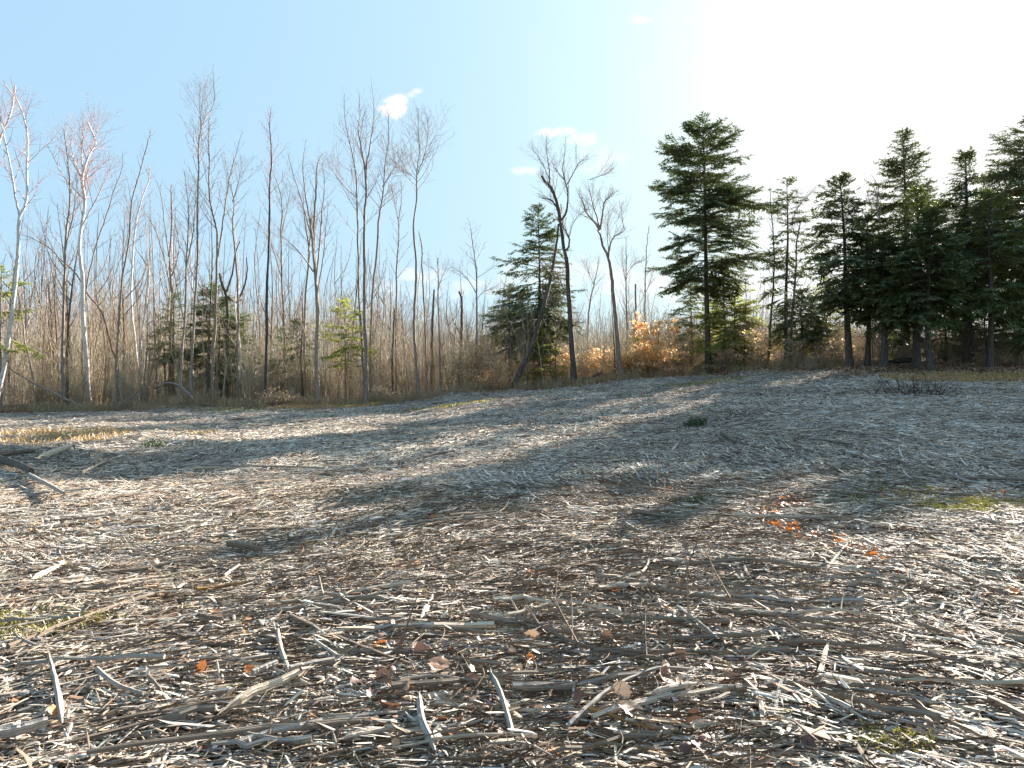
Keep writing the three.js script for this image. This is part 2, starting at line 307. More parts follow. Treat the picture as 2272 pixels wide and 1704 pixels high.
heroTree(BT, 'spreading many stemmed tree behind the dark hemlock of the left group', tree, { seed: 10, off: 4, r: [0.15, 0.03], br: { n: 16, t0: 0.4, len: 2.0 }, limbBr: { n: 12, len: 1.6 }, paths: [z1([780, 1580], [785, 1300], [792, 1080], [788, 960], [792, 760], [800, 640], [790, 580]), wr(z1([790, 1080], [745, 880], [700, 760], [660, 700]), 0.07, 0.012), wr(z1([790, 980], [760, 780], [745, 640], [720, 560]), 0.06, 0.012), wr(z1([792, 1000], [830, 880], [815, 760], [800, 700]), 0.06, 0.012)] });
heroTree(BT, 'grey tree with many upswept branches just left of the tallest tree', tree, { seed: 11, off: -0.5, r: [0.12, 0.02], bark: M.tanBark, br: { n: 26, t0: 0.4, len: 1.9 }, paths: [z1([825, 1617], [835, 1380], [850, 1150], [858, 930], [862, 760], [858, 640], [850, 520]), wr(z1([858, 960], [885, 800], [895, 640], [890, 560]), 0.06, 0.01)] });
heroTree(BT, 'tallest bare tree of the left wood, a single straight slim trunk', tree, { seed: 12, off: -0.5, r: [0.13, 0.012], br: { n: 34, t0: 0.5, len: 2.1, ang: 0.6 }, paths: [z1([880, 1617], [884, 1400], [888, 1180], [898, 900], [906, 700], [918, 500], [928, 400], [938, 280], [962, 180], [980, 50]), wr(z1([930, 380], [922, 250], [930, 130]), 0.04, 0.008)] });
heroTree('slender_tree', 'short slim stem between the tallest tree and its forked neighbour', tree, { seed: 13, off: 0.5, r: [0.06, 0.02], br: { n: 12, t0: 0.5, len: 0.7 }, paths: [z1([938, 1590], [940, 1450], [930, 1250], [925, 1030], [905, 960]) ] });
heroTree(BT, 'tall forked tree with two thin leaders right of the tallest tree', tree, { seed: 14, off: 0, r: [0.14, 0.02], br: { n: 26, t0: 0.5, len: 1.8 }, limbBr: { n: 18, len: 1.6 }, paths: [z1([978, 1607], [982, 1400], [992, 1150], [1000, 930], [985, 790], [970, 640], [966, 480], [962, 330], [955, 250]), wr(z1([1000, 930], [1022, 780], [1040, 640], [1055, 540], [1080, 440], [1108, 330]), 0.08, 0.012)] });
heroTree(BT, 'straight tree with zigzag upper trunk beside the broken dark snag', tree, { seed: 15, off: 1, r: [0.12, 0.015], br: { n: 22, t0: 0.45, len: 1.8 }, paths: [z1([1095, 1600], [1096, 1350], [1096, 1100], [1088, 900], [1078, 760], [1068, 650], [1048, 560], [1040, 460]), wr(z1([1070, 660], [1110, 560], [1140, 490]), 0.04, 0.008)] });
heroTree('broken_snag', 'dark forked snag with broken upturned arms above the hemlocks', tree, { seed: 16, off: 2, r: [0.17, 0.08], bark: M.darkBark, bare: true, paths: [z1([1045, 1590], [1045, 1300], [1042, 1100], [1030, 1040], [1015, 990]), wr(z1([1040, 1080], [1070, 990], [1085, 900], [1108, 840]), 0.09, 0.04), wr(z1([1096, 1110], [1120, 1060], [1138, 985], [1136, 915]), 0.1, 0.04), wr(z1([1042, 1090], [1080, 1120], [1098, 1105]), 0.08, 0.06)] });
// centre left
heroTree(BT, 'single straight dark trunk standing alone right of the left hemlocks', tree, { seed: 20, off: 0, r: [0.15, 0.014], bark: M.darkBark, twigs: M.redTwig, br: { n: 34, t0: 0.48, len: 1.6 }, paths: [z2([182, 1600], [188, 1350], [192, 1080], [197, 820], [203, 600], [209, 430], [211, 320], [213, 230])] });
heroTree(BT, 'thin wide forked tree behind between two dark straight trunks', tree, { seed: 21, off: 4, r: [0.11, 0.012], br: { n: 26, t0: 0.35, len: 1.9 }, paths: [z2([275, 1480], [268, 1200], [260, 980], [260, 800], [262, 680], [240, 580], [225, 520]), wr(z2([262, 1020], [225, 900], [180, 800], [120, 720]), 0.05, 0.008), wr(z2([260, 800], [285, 680], [300, 580]), 0.04, 0.008)] });
heroTree(BT, 'broad many forked maple with fan shaped crown left of the tall trio', tree, { seed: 22, off: 0, r: [0.2, 0.03], bark: M.tanBark, br: { n: 14, t0: 0.45, len: 1.8 }, limbBr: { n: 16, len: 1.5 }, paths: [z2([425, 1592], [420, 1400], [420, 1150], [412, 980], [404, 880], [402, 760], [420, 640], [430, 520], [428, 420]), wr(z2([408, 940], [395, 780], [372, 640], [360, 500], [372, 380]), 0.1, 0.012), wr(z2([415, 1040], [430, 880], [440, 720], [450, 560], [440, 470]), 0.09, 0.012), wr(z2([420, 1100], [450, 920], [465, 760], [475, 670]), 0.06, 0.01), wr(z2([404, 980], [340, 890], [275, 830], [235, 800]), 0.06, 0.01), wr(z2([398, 830], [350, 650], [310, 520], [290, 440]), 0.06, 0.01)] });
heroTree(BT, 'brown trunk with stub forks close left of the fan crowned maple', tree, { seed: 23, off: 1.5, r: [0.14, 0.02], bark: M.greyBark, br: { n: 20, t0: 0.4, len: 1.4 }, paths: [z2([368, 1540], [366, 1350], [366, 1120], [378, 930], [384, 870], [366, 760], [360, 700], [352, 600]), wr(z2([382, 890], [395, 800], [402, 720]), 0.07, 0.02)] });
heroTree(BT, 'middle and thickest trunk of the tall trio, forking high', tree, { seed: 24, off: -0.8, r: [0.17, 0.014], br: { n: 26, t0: 0.5, len: 2.2, ang: 0.62 }, limbBr: { n: 16, len: 1.6 }, paths: [z2([650, 1618], [648, 1450], [640, 1150], [638, 900], [636, 740], [642, 560], [634, 440], [622, 350], [612, 250], [608, 140]), wr(z2([645, 510], [664, 420], [680, 330], [688, 230], [678, 130]), 0.07, 0.01), wr(z2([640, 760], [618, 680], [590, 640]), 0.03, 0.01)] });
heroTree(BT, 'left trunk of the tall trio with long branches reaching left', tree, { seed: 25, off: 0.5, r: [0.12, 0.012], br: { n: 28, t0: 0.45, len: 2.4, ang: 0.7 }, paths: [z2([640, 1560], [630, 1350], [616, 1130], [610, 950], [606, 740], [600, 550], [582, 440], [564, 350], [552, 260], [548, 160]), wr(z2([602, 640], [540, 580], [490, 510], [455, 450]), 0.035, 0.008)] });
heroTree(BT, 'right trunk of the tall trio, leaning right below the small cloud', tree, { seed: 26, off: 1, r: [0.13, 0.012], br: { n: 30, t0: 0.5, len: 2.1, ang: 0.65 }, paths: [z2([668, 1560], [668, 1350], [676, 1100], [692, 880], [708, 720], [720, 620], [732, 500], [745, 380], [752, 270], [748, 240]), wr(z2([722, 590], [755, 530], [790, 470], [808, 420]), 0.04, 0.008)] });
heroTree(BT, 'smaller crooked tree standing between the tall trio and the leaning tall tree', tree, { seed: 27, off: 2, r: [0.11, 0.012], br: { n: 26, t0: 0.42, len: 1.3 }, paths: [z2([787, 1560], [786, 1350], [786, 1100], [790, 940], [797, 820], [793, 730], [804, 650], [806, 560]), wr(z2([793, 740], [778, 660], [765, 590]), 0.03, 0.008)] });
heroTree('broken_snag', 'dark broken trunk hugging the smaller crooked tree on its left', tree, { seed: 28, off: 1.5, r: [0.12, 0.06], bark: M.darkBark, bare: true, paths: [z2([775, 1580], [768, 1400], [772, 1250], [780, 1150])] });
heroTree(BT, 'tall wavy trunk with a lone vase shaped crown against open sky', tree, { seed: 29, off: -0.5, r: [0.14, 0.012], br: { n: 32, t0: 0.62, len: 2.6, ang: 0.7 }, paths: [z2([888, 1570], [880, 1420], [868, 1220], [874, 1060], [877, 950], [868, 780], [876, 640], [882, 540], [890, 420], [888, 320], [888, 230]), wr(z2([884, 530], [915, 450], [932, 350], [928, 260]), 0.045, 0.008), wr(z2([880, 560], [840, 520], [800, 500]), 0.03, 0.006)] });
heroTree('broken_snag', 'thin bent snag without crown right of the vase crowned tree', tree, { seed: 30, off: 2, r: [0.09, 0.035], bark: M.greyBark, br: { n: 5, t0: 0.5, len: 0.5 }, paths: [z2([926, 1480], [920, 1280], [910, 1060], [904, 950], [905, 870], [895, 820], [888, 790])] });
heroTree('broken_snag', 'blackish thick broken trunk at the brush left of the leaning dark tree', tree, { seed: 31, off: 3, r: [0.16, 0.07], bark: M.darkBark, br: { n: 6, t0: 0.5, len: 0.5 }, paths: [z2([952, 1560], [950, 1350], [955, 1180], [958, 1060])] });
heroTree('slender_tree', 'grey broken topped stem with two drooping side branches left of centre', tree, { seed: 32, off: 1, r: [0.09, 0.03], br: { n: 12, t0: 0.4, len: 1.0 }, paths: [z2([990, 1570], [986, 1320], [980, 1120], [978, 1000], [976, 915]), wr(z2([980, 1060], [1000, 1000], [1030, 930]), 0.03, 0.008), wr(z2([978, 990], [950, 960], [918, 940]), 0.025, 0.008)] });
heroTree(BT, 'lone thin tree with wide low arms left of the pointed hemlock', tree, { seed: 33, off: 1, r: [0.1, 0.012], br: { n: 20, t0: 0.4, len: 1.5, ang: 0.9 }, paths: [z2([1150, 1560], [1155, 1330], [1156, 1120], [1154, 980], [1142, 880], [1132, 800], [1120, 740]), wr(z2([1155, 1080], [1110, 1010], [1070, 975], [1040, 960]), 0.04, 0.008), wr(z2([1155, 1110], [1190, 1070], [1220, 1060]), 0.03, 0.008)] });
heroTree('broken_snag', 'dim broken trunk in the brush behind the tree with wide low arms', tree, { seed: 34, off: 5, r: [0.15, 0.07], bark: M.darkBark, br: { n: 6, t0: 0.5, len: 0.6 }, paths: [z2([1085, 1540], [1085, 1300], [1086, 1100], [1075, 1070])] });
// centre
heroTree('leaning_tree', 'dark trunk leaning steeply right in front of the pointed hemlock', tree, { seed: 40, girth: 0.85, off: -0.3, r: [0.19, 0.06], bark: M.darkBark, twigs: M.darkTwig, br: { n: 16, t0: 0.45, len: 1.2 }, paths: [z3([205, 1500], [250, 1400], [290, 1310], [340, 1170], [370, 1060], [405, 930], [425, 830], [440, 730], [446, 640]), wr(z3([410, 900], [370, 860], [330, 830]), 0.035, 0.01), wr(z3([372, 1080], [420, 1060], [470, 1020]), 0.03, 0.01)] });
heroTree('storm_damaged_tree', 'dark thick tree with broken stub arms and twiggy top at the centre', tree, { seed: 41, girth: 0.88, off: -0.5, r: [0.2, 0.09], bark: M.darkBark, twigs: M.darkTwig, br: { n: 10, t0: 0.5, len: 1.2 }, limbBr: { n: 16, len: 1.5, t0: 0.3 },
  paths: [z3([530, 1492], [524, 1350], [515, 1220], [508, 1080], [500, 960], [490, 830], [478, 760], [462, 660], [456, 610]),
    wr(z3([456, 620], [450, 560], [430, 490], [405, 440], [375, 415], [358, 390]), 0.12, 0.07), wr(z3([452, 580], [435, 545], [410, 515], [362, 511]), 0.06, 0.035), wr(z3([460, 620], [485, 580], [498, 520], [496, 460], [480, 400], [470, 350], [480, 270], [486, 180]), 0.08, 0.01),
    wr(z3([480, 400], [440, 350], [430, 310]), 0.035, 0.008), wr(z3([490, 430], [525, 370], [555, 320], [580, 310]), 0.04, 0.008), wr(z3([402, 430], [400, 340], [388, 260], [386, 170]), 0.05, 0.008), wr(z3([402, 400], [370, 330], [330, 270], [305, 240]), 0.03, 0.007),
    wr(z3([485, 780], [506, 740], [500, 690], [478, 650], [466, 600], [463, 520]), 0.07, 0.03), wr(z3([505, 700], [530, 620], [570, 575], [600, 560]), 0.025, 0.007), wr(z3([500, 1010], [480, 980], [462, 940], [440, 900]), 0.05, 0.02), wr(z3([522, 1170], [535, 1165], [548, 1140]), 0.045, 0.03)] });
heroTree(BT, 'grey wishbone forked tree curving left, right of the storm damaged tree', tree, { seed: 42, girth: 0.85, off: -0.5, r: [0.18, 0.05], br: { n: 4, t0: 0.7, len: 1.0 }, limbBr: { n: 20, len: 1.5, t0: 0.25 },
  paths: [z3([788, 1475], [768, 1380], [757, 1230], [745, 1090], [733, 960], [722, 870], [708, 800], [685, 740], [668, 690], [664, 648]),
    wr(z3([666, 665], [640, 625], [600, 580], [575, 520], [552, 475]), 0.09, 0.02), wr(z3([664, 650], [645, 570], [632, 520], [622, 460], [612, 395]), 0.06, 0.012), wr(z3([668, 660], [682, 570], [694, 510], [720, 485], [742, 455]), 0.075, 0.015), wr(z3([612, 400], [650, 385], [690, 370], [730, 350]), 0.03, 0.006),
    wr(z3([712, 810], [722, 740], [745, 695], [780, 675], [800, 655]), 0.07, 0.012), wr(z3([712, 790], [706, 700], [708, 620], [715, 560]), 0.03, 0.008), wr(z3([795, 660], [780, 600], [775, 540]), 0.03, 0.006)] });
heroTree(BT, 'small thin dark tree with candelabra branches right of the wishbone tree', tree, { seed: 43, off: 7, r: [0.12, 0.015], twigs: M.darkTwig, br: { n: 26, t0: 0.4, len: 1.3 }, paths: [z3([810, 1420], [808, 1150], [806, 980], [803, 830], [804, 700]), wr(z3([806, 960], [785, 860], [775, 760]), 0.03, 0.007), wr(z3([806, 900], [840, 850], [860, 840]), 0.025, 0.007)] });
heroTree(BT, 'faint leaning thin tree between the storm damaged and wishbone trees', tree, { seed: 44, off: 9, r: [0.1, 0.012], br: { n: 22, t0: 0.4, len: 1.4 }, paths: [z3([600, 1400], [606, 1120], [618, 1020], [640, 930], [655, 850], [662, 800]), wr(z3([632, 950], [605, 880], [590, 830]), 0.03, 0.008)] });
heroTree('slender_tree', 'tall faint pole just left of the great hemlock', tree, { seed: 45, off: 8, r: [0.1, 0.015], br: { n: 22, t0: 0.45, len: 1.1 }, paths: [z3([900, 1400], [902, 1120], [908, 900], [914, 740], [926, 640]), wr(z3([904, 1000], [930, 940], [945, 860]), 0.03, 0.007)] });
heroTree('broken_snag', 'short pole snag with snapped top between thin trees left of the great hemlock', tree, { seed: 46, off: 9, r: [0.11, 0.07], bark: M.greyBark, bare: true, paths: [z3([852, 1400], [853, 1150], [856, 1040], [857, 945])] });
for (const [k, p, l, rr] of [[50, z3([280, 1505], [282, 1350], [288, 1200], [280, 1060]), 'pale sapling close right of the foot of the leaning dark trunk', 0.035], [51, z3([430, 1492], [432, 1350], [438, 1210], [455, 1130], [470, 1080]), 'dark sapling halfway between the leaning trunk and the storm damaged tree', 0.06], [52, z3([240, 1505], [255, 1380], [268, 1250], [262, 1100]), 'thin sapling rising across the base of the leaning dark trunk', 0.03], [53, z3([745, 1470], [742, 1300], [735, 1130], [728, 1000]), 'dark sapling close left of the wishbone forked tree', 0.07], [54, z3([1100, 1450], [1098, 1350], [1106, 1250], [1090, 1150]), 'crooked pale sapling between the orange beech and great hemlock', 0.045], [55, z3([975, 1450], [972, 1340], [978, 1200], [970, 1090]), 'pale sapling stem standing inside the big orange beech', 0.04]])
  heroTree('sapling', l, 'sapling', { seed: k, off: -0.4, r: [rr, 0.01], bark: k % 2 ? M.darkBark : M.tanBark, twigs: M.brush, br: { n: 16, t0: 0.3, len: 0.9 }, paths: [p] });
// right
heroTree('slender_tree', 'thin dark pole with fine twigs left of the sparse needled pair', tree, { seed: 60, off: 0, r: [0.11, 0.015], bark: M.darkBark, twigs: M.darkTwig, br: { n: 30, t0: 0.35, len: 1.3 }, paths: [z4([248, 1385], [258, 1200], [268, 960], [272, 760], [274, 560], [270, 430])] });
heroTree('leaning_tree', 'bare dark tree with one long branch reaching right, right of the sparse pair', tree, { seed: 61, off: 0, r: [0.13, 0.02], bark: M.darkBark, twigs: M.darkTwig, br: { n: 22, t0: 0.4, len: 1.2 }, paths: [z4([362, 1392], [366, 1250], [380, 1080], [392, 900], [400, 720], [412, 640], [416, 615]), wr(z4([372, 640], [395, 560], [430, 505], [480, 465]), 0.04, 0.01), wr(z4([402, 700], [382, 670], [370, 625]), 0.03, 0.01)] });
heroTree(BT, 'bare forked tree poking up between the hemlocks of the right group', tree, { seed: 62, off: 3, r: [0.13, 0.012], br: { n: 14, t0: 0.6, len: 1.0 }, paths: [z4([850, 1330], [848, 1050], [845, 800], [838, 690], [825, 600], [818, 540], [795, 460], [768, 392]), wr(z4([826, 600], [795, 560], [775, 510], [765, 470]), 0.04, 0.01), wr(z4([820, 545], [840, 500], [842, 470]), 0.03, 0.01)] });
heroTree('slender_tree', 'pale bare stem in front of the dark right hand hemlocks', tree, { seed: 63, off: -0.5, r: [0.06, 0.012], bark: M.greyBark, br: { n: 14, t0: 0.4, len: 0.7 }, paths: [z4([800, 1362], [798, 1200], [792, 1080], [788, 960])] });
heroTree('slender_tree', 'dark thin stem at the brush right of the great hemlock trunk', tree, { seed: 64, off: 0.5, r: [0.06, 0.015], bark: M.darkBark, twigs: M.darkTwig, br: { n: 16, t0: 0.4, len: 0.8 }, paths: [z4([118, 1390], [122, 1200], [128, 1050], [130, 920])] });

// ---------------------------------------------------------------- hemlocks
function frond(mb, wood, p0, d, L, r, droop, rich, blade, level = 0) {
  const seg = 5, pts = [p0.clone()], p = p0.clone(), rad = [0.008 + L * 0.008];
  const dd = d.clone();
  for (let s = 1; s <= seg; s++) { dd.y += droop * 0.32 * (s < 4 ? -1 : 0.6); dd.x += r.g() * 0.12; dd.z += r.g() * 0.12; dd.y += r.g() * 0.08; dd.normalize(); p.addScaledVector(dd, L / seg); pts.push(p.clone()); rad.push(rad[0] * (1 - s / seg) + 0.003); }
  wood.tube(pts, rad, 3);
  if (level === 0 && L > 0.8) for (let k = 0, c = Math.round(L * 2.2); k < c; k++) {
    const t = 0.22 + 0.6 * (k + r()) / c, i = Math.min(seg - 1, Math.floor(t * seg)), b = pts[i].clone().lerp(pts[i + 1], t * seg - i), e = pts[i + 1].clone().sub(pts[i]).normalize(), sd0 = V().crossVectors(e, V(0, 1, 0)).normalize();
    e.multiplyScalar(0.7).addScaledVector(sd0, (k % 2 ? 1 : -1) * r.r(0.5, 0.95)); e.y += r.g() * 0.35 + 0.02; e.normalize();
    frond(mb, wood, b, e, L * r.r(0.28, 0.5) * (1.15 - t * 0.4), r, droop * 0.8, rich, blade, 1);
  }
  if (level === 0) rich *= 0.62;
  const steps = Math.max(5, Math.round(L / 0.085 * rich)), ax = V(), sd = V(), UP = V(0, 1, 0), e = V(), f = V(), q = V();
  for (let k = 0; k < steps; k++) {
    const t = 0.14 + 0.86 * (k + r()) / steps, ff = t * seg, i = Math.min(seg - 1, Math.floor(ff));
    q.copy(pts[i]).lerp(pts[i + 1], ff - i);
    ax.copy(pts[i + 1]).sub(pts[i]).normalize();
    sd.crossVectors(ax, UP).normalize();
    for (const s of [-1, 1]) {
      if (r() < 0.12) continue;
      const Ls = (0.16 + 0.42 * Math.min(1, L * 0.45) * (1.05 - 0.6 * t)) * r.r(0.6, 1.3);
      e.copy(ax).multiplyScalar(0.75).addScaledVector(sd, s * r.r(0.5, 1)).normalize(); e.y += r.g() * 0.28 - 0.12; e.normalize();
      f.crossVectors(e, UP).normalize(); f.y += r.g() * 0.5; f.normalize();
      // needled shoot: an axis blade and short side blades
      const nb = Math.max(2, Math.round(Ls / 0.125));
      const a = mb.vert(q.x, q.y, q.z), w0 = blade * 0.5;
      const b = mb.vert(q.x + e.x * Ls * 0.5 + f.x * w0, q.y + e.y * Ls * 0.5 + f.y * w0, q.z + e.z * Ls * 0.5 + f.z * w0), c = mb.vert(q.x + e.x * Ls * 0.5 - f.x * w0, q.y + e.y * Ls * 0.5 - f.y * w0, q.z + e.z * Ls * 0.5 - f.z * w0);
      const z = mb.vert(q.x + e.x * Ls, q.y + e.y * Ls - Ls * 0.12, q.z + e.z * Ls);
      mb.i.push(a, b, c, b, z, c);
      for (let m = 0; m < nb; m++) {
        const u = (m + 0.4) / nb * Ls * 0.9, g = (m % 2 ? 1 : -1), lb = 0.12 * r.r(0.7, 1.3) * (1.15 - u / Ls * 0.5), w = blade * r.r(0.7, 1.2), ly = r.g() * 0.06;
        const bx = q.x + e.x * u, by = q.y + e.y * u, bz = q.z + e.z * u;
        const v0 = mb.vert(bx, by, bz), v1 = mb.vert(bx + e.x * w, by + e.y * w, bz + e.z * w);
        const v2 = mb.vert(bx + f.x * g * lb + e.x * (lb * 0.7), by + f.y * g * lb + e.y * lb * 0.7 + ly, bz + f.z * g * lb + e.z * lb * 0.7);
        mb.i.push(v0, v1, v2);
      }
    }
  }
}
// shape: half width against height t (0 crown base, 1 tip)
function hemlock(name, label, { base, topY, D = null, off = 0, lean = 0, half, crown = 0.15, n = 150, r0 = 0.2, seed = 1, m = M.needles, rich = 1, droop = 0.35, power = 0.7, gaps = 0.12, bark = M.darkBark, blade = 0.07, left = 1, group, category = 'conifer', dead = 10 }) {
  const r = RNG(seed * 331 + 17), depth = D ?? edgeD(base[0]) + off;
  const a = at(base[0], base[1], depth), g0 = onGround(a.x, a.z, -0.05), tip = at(base[0] + lean, topY, depth), Ht = tip.y - g0.y, o = new THREE.Group();
  o.position.copy(g0);
  const trunkPts = curve([g0, g0.clone().lerp(tip, 0.35).add(V(r.g() * 0.1, 0, r.g() * 0.1)), g0.clone().lerp(tip, 0.7).add(V(r.g() * 0.1, 0, r.g() * 0.1)), tip], 16);
  const tb = new MB(g0); tb.tube(trunkPts, trunkRad(16, r0 * 0.85, 0.012, 1.2), 9); part('trunk', tb.geo(), bark, o);
  const leaf = new MB(g0), wood = new MB(g0);
  const pos = (t) => { const f = t * 16, i = Math.min(15, Math.floor(f)); return trunkPts[i].clone().lerp(trunkPts[i + 1], f - i); };
  n = Math.round(n * 1.12); half *= depth / 43; r0 *= depth / 43; gaps += 0.05;
  for (let k = 0; k < n; k++) {
    const t = Math.min(0.995, (k + r()) / n), tt = crown + (1 - crown) * t;
    const az = k * 2.39996 + r.g() * 0.8;
    const clump = 1.25 * noise(Math.cos(az) * 1.5 + seed * 1.7, tt * Ht * 0.8, Math.sin(az) * 1.5);
    if (r() < gaps || clump < -0.42 + gaps * 0.5) continue;
    let L = half * Math.pow(1 - t, power) * r.r(0.7, 1.15) * (0.95 + 0.75 * clump) + 0.22;
    L *= 0.6 + 0.4 * smooth(0, 0.22, t);
    if (Math.cos(az) < 0) L *= left;
    L = Math.min(L, (1 - tt) * Ht * 0.85 + 0.22);
    const el = 0.6 * t * t + 0.14 - 0.24 * (1 - t) + r.g() * 0.34;
    frond(leaf, wood, pos(tt), V(Math.cos(az) * Math.cos(el), Math.sin(el), Math.sin(az) * Math.cos(el)), L, r, droop * (1 - 0.5 * t), rich, blade);
  }
  frond(leaf, wood, pos(0.94), V(0.05, 1, 0.03), Ht * 0.06, r, 0.1, rich, blade);
  for (let k = 0; k < dead; k++) { const tt = crown * r.r(0.25, 1), az = r() * 6.28; limbTwig(wood, pos(tt), V(Math.cos(az), r.r(-0.3, 0.1), Math.sin(az)).normalize(), half * r.r(0.2, 0.5), 0.014, r, -0.1, 1, 3, 0.7, 0.006); }
  part('branches', wood.geo(), bark, o);
  leaf.n = leaf.p.map((_, i) => i % 3 === 1 ? 1 : 0);
  const lg = leaf.geo(false); lg.computeVertexNormals();
  part('foliage', lg, m, o);
  tag(o, label, category, group);
  return top(o, name);
}
const HT = 'hemlock_tree';
const y3 = (y) => y * 0.19017 + 103.7;
hemlock(HT, 'great tall hemlock standing alone right of centre, tallest of the evergreens', { base: z3([1238, 1425])[0], topY: y3(72), lean: -6, half: 2.9, crown: 0.31, n: 290, blade: 0.066, r0: 0.2, seed: 1, m: M.blueNeedles, power: 0.26, gaps: 0.22, droop: 0.2, rich: 1.15 });
hemlock('young_hemlock', 'young green hemlock crowding the foot of the great hemlock on its right', { base: z3([1318, 1430])[0], topY: y3(900), off: 1.5, half: 2.3, crown: 0.14, n: 130, r0: 0.1, seed: 2, m: M.sunYellowNeedles, power: 0.6 });  // sunlit foliage is put into the yellower needle colour
hemlock('young_hemlock', 'second young green hemlock close left of the great hemlock trunk', { base: z3([1145, 1430])[0], topY: y3(930), off: 2.5, half: 1.5, crown: 0.3, n: 80, r0: 0.09, seed: 3, m: M.needles, power: 0.5 });
hemlock('young_hemlock', 'yellow green young hemlock at the field edge right of the great hemlock', { base: z4([70, 1395])[0], topY: y3(1010), off: 1.5, half: 2.0, crown: 0.08, n: 90, r0: 0.08, seed: 4, m: M.sunYellowNeedles, power: 0.55 });  // its yellow is sunlight painted into the needles
hemlock(HT, 'pointed dark hemlock behind the leaning trunk left of centre', { base: z3([350, 1480])[0], topY: y3(545), off: 2.5, lean: -2, half: 2.7, crown: 0.24, n: 170, r0: 0.16, seed: 5, m: M.blueNeedles, power: 0.72, gaps: 0.13, left: 1.15 });
hemlock('young_hemlock', 'dim low hemlock in the brush left below the pointed hemlock', { base: z3([190, 1480])[0], topY: y3(960), off: 4, half: 1.5, crown: 0.3, n: 60, r0: 0.09, seed: 6, m: M.needles, power: 0.6 });
hemlock('young_hemlock', 'olive bushy hemlock low behind the wishbone tree and orange beech', { base: z3([870, 1465])[0], topY: y3(1240), off: 1.2, half: 1.5, crown: 0.02, n: 60, r0: 0.05, seed: 7, m: M.sunYellowNeedles, power: 0.5 });
hemlock('young_hemlock', 'olive bushy hemlock low behind the leaning dark trunk', { base: z3([365, 1490])[0], topY: y3(1200), off: 0.8, half: 1.5, crown: 0.02, n: 55, r0: 0.05, seed: 8, m: M.sunYellowNeedles, power: 0.5 });
// right group
hemlock('sparse_hemlock', 'sparse half dead hemlock with bare top left of the right hand group', { base: z4([345, 1392])[0], topY: y3(400), off: 0.3, half: 1.45, crown: 0.25, n: 105, r0: 0.13, seed: 10, m: M.blueNeedles, power: 0.35, gaps: 0.2 });
hemlock('young_hemlock', 'low dark hemlock boughs right of the sparse half dead hemlock', { base: z4([430, 1385])[0], topY: y3(985), off: 1, half: 2.0, crown: 0.32, n: 85, r0: 0.08, seed: 11, m: M.blueNeedles, power: 0.4 });
hemlock(HT, 'first full hemlock of the right group, leftmost and flat topped', { base: z4([678, 1385])[0], topY: y3(395), lean: -10, off: -1.5, half: 2.2, crown: 0.33, n: 210, r0: 0.18, seed: 12, m: M.blueNeedles, power: 0.6, left: 1.1 });
hemlock(HT, 'blunt shorter hemlock nestled right of the first full one', { base: z4([770, 1370])[0], topY: y3(598), off: -1, half: 1.9, crown: 0.32, n: 150, r0: 0.14, seed: 13, m: M.blueNeedles, power: 0.75 });
hemlock(HT, 'dense dark hemlock in the middle of the right group', { base: z4([858, 1335])[0], topY: y3(700), off: -2.2, half: 2.1, crown: 0.33, n: 190, r0: 0.17, seed: 14, m: M.blueNeedles, power: 0.6 });
hemlock(HT, 'tall airy hemlock whose pale top rises over the right group', { base: z4([975, 1320])[0], topY: y3(158), lean: -4, off: 4, half: 2.9, crown: 0.3, n: 230, r0: 0.2, seed: 15, m: M.blueNeedles, power: 0.75, gaps: 0.2, droop: 0.15 });
hemlock(HT, 'broad rounded hemlock right of centre in the right group, below the airy one', { base: z4([1030, 1335])[0], topY: y3(465), off: -2, half: 2.6, crown: 0.28, n: 240, r0: 0.18, seed: 16, m: M.needles, power: 0.8 });
hemlock(HT, 'short hemlock filling the gap between the broad and the spired ones', { base: z4([1100, 1335])[0], topY: y3(570), off: -2.8, half: 2.3, crown: 0.32, n: 200, r0: 0.14, seed: 17, m: M.blueNeedles, power: 0.65 });
hemlock(HT, 'narrow spired hemlock with thick trunk near the right edge', { base: z4([1300, 1340])[0], topY: y3(262), lean: -3, off: 0.5, half: 2.7, crown: 0.32, n: 230, r0: 0.27, seed: 18, m: M.blueNeedles, power: 0.95, gaps: 0.1 });
hemlock(HT, 'bushy low hemlock between the spired one and the right edge', { base: z4([1410, 1350])[0], topY: y3(478), off: -1.5, half: 2.3, crown: 0.3, n: 170, r0: 0.15, seed: 19, m: M.needles, power: 0.7 });
hemlock(HT, 'huge hemlock cut by the right edge of the view', { base: z4([1548, 1345])[0], topY: y3(45), lean: 22, off: 13, half: 5, crown: 0.25, n: 280, r0: 0.3, seed: 20, m: M.blueNeedles, power: 0.55, left: 0.95 });
for (const [x, y, t, off, half, s, l] of [[1180, 1330, 980, 3, 1.5, 21, 'lit green understory hemlock between the thick trunks at right'], [1390, 1340, 1040, 3, 1.4, 22, 'low understory hemlock right of the thick spired trunk'], [560, 1370, 950, 3, 1.3, 23, 'small understory hemlock left below the first full one'], [960, 1330, 950, 4, 1.5, 24, 'shady understory hemlock behind the broad rounded one'], [1480, 1345, 1040, 4, 1.5, 25, 'small sunlit hemlock by the right edge trunk']])
  hemlock('young_hemlock', l, { base: z4([x, y])[0], topY: y3(t), off, half, crown: 0.12, n: 90, r0: 0.08, seed: s, m: s % 2 ? M.sunYellowNeedles : M.needles, power: 0.5 });  // odd seeds get needles with sunlight painted into their colour
// beyond the right edge: the trees whose shade reaches into the picture
for (const [px, off, t, half, s] of [[1062, 0, 160, 3.4, 30]])
  hemlock(HT, 'tall hemlock just past the right edge of the view', { base: [px, 366], topY: t, off, half, crown: 0.15, n: 170, r0: 0.22, seed: s, m: M.blueNeedles, power: 0.5 });
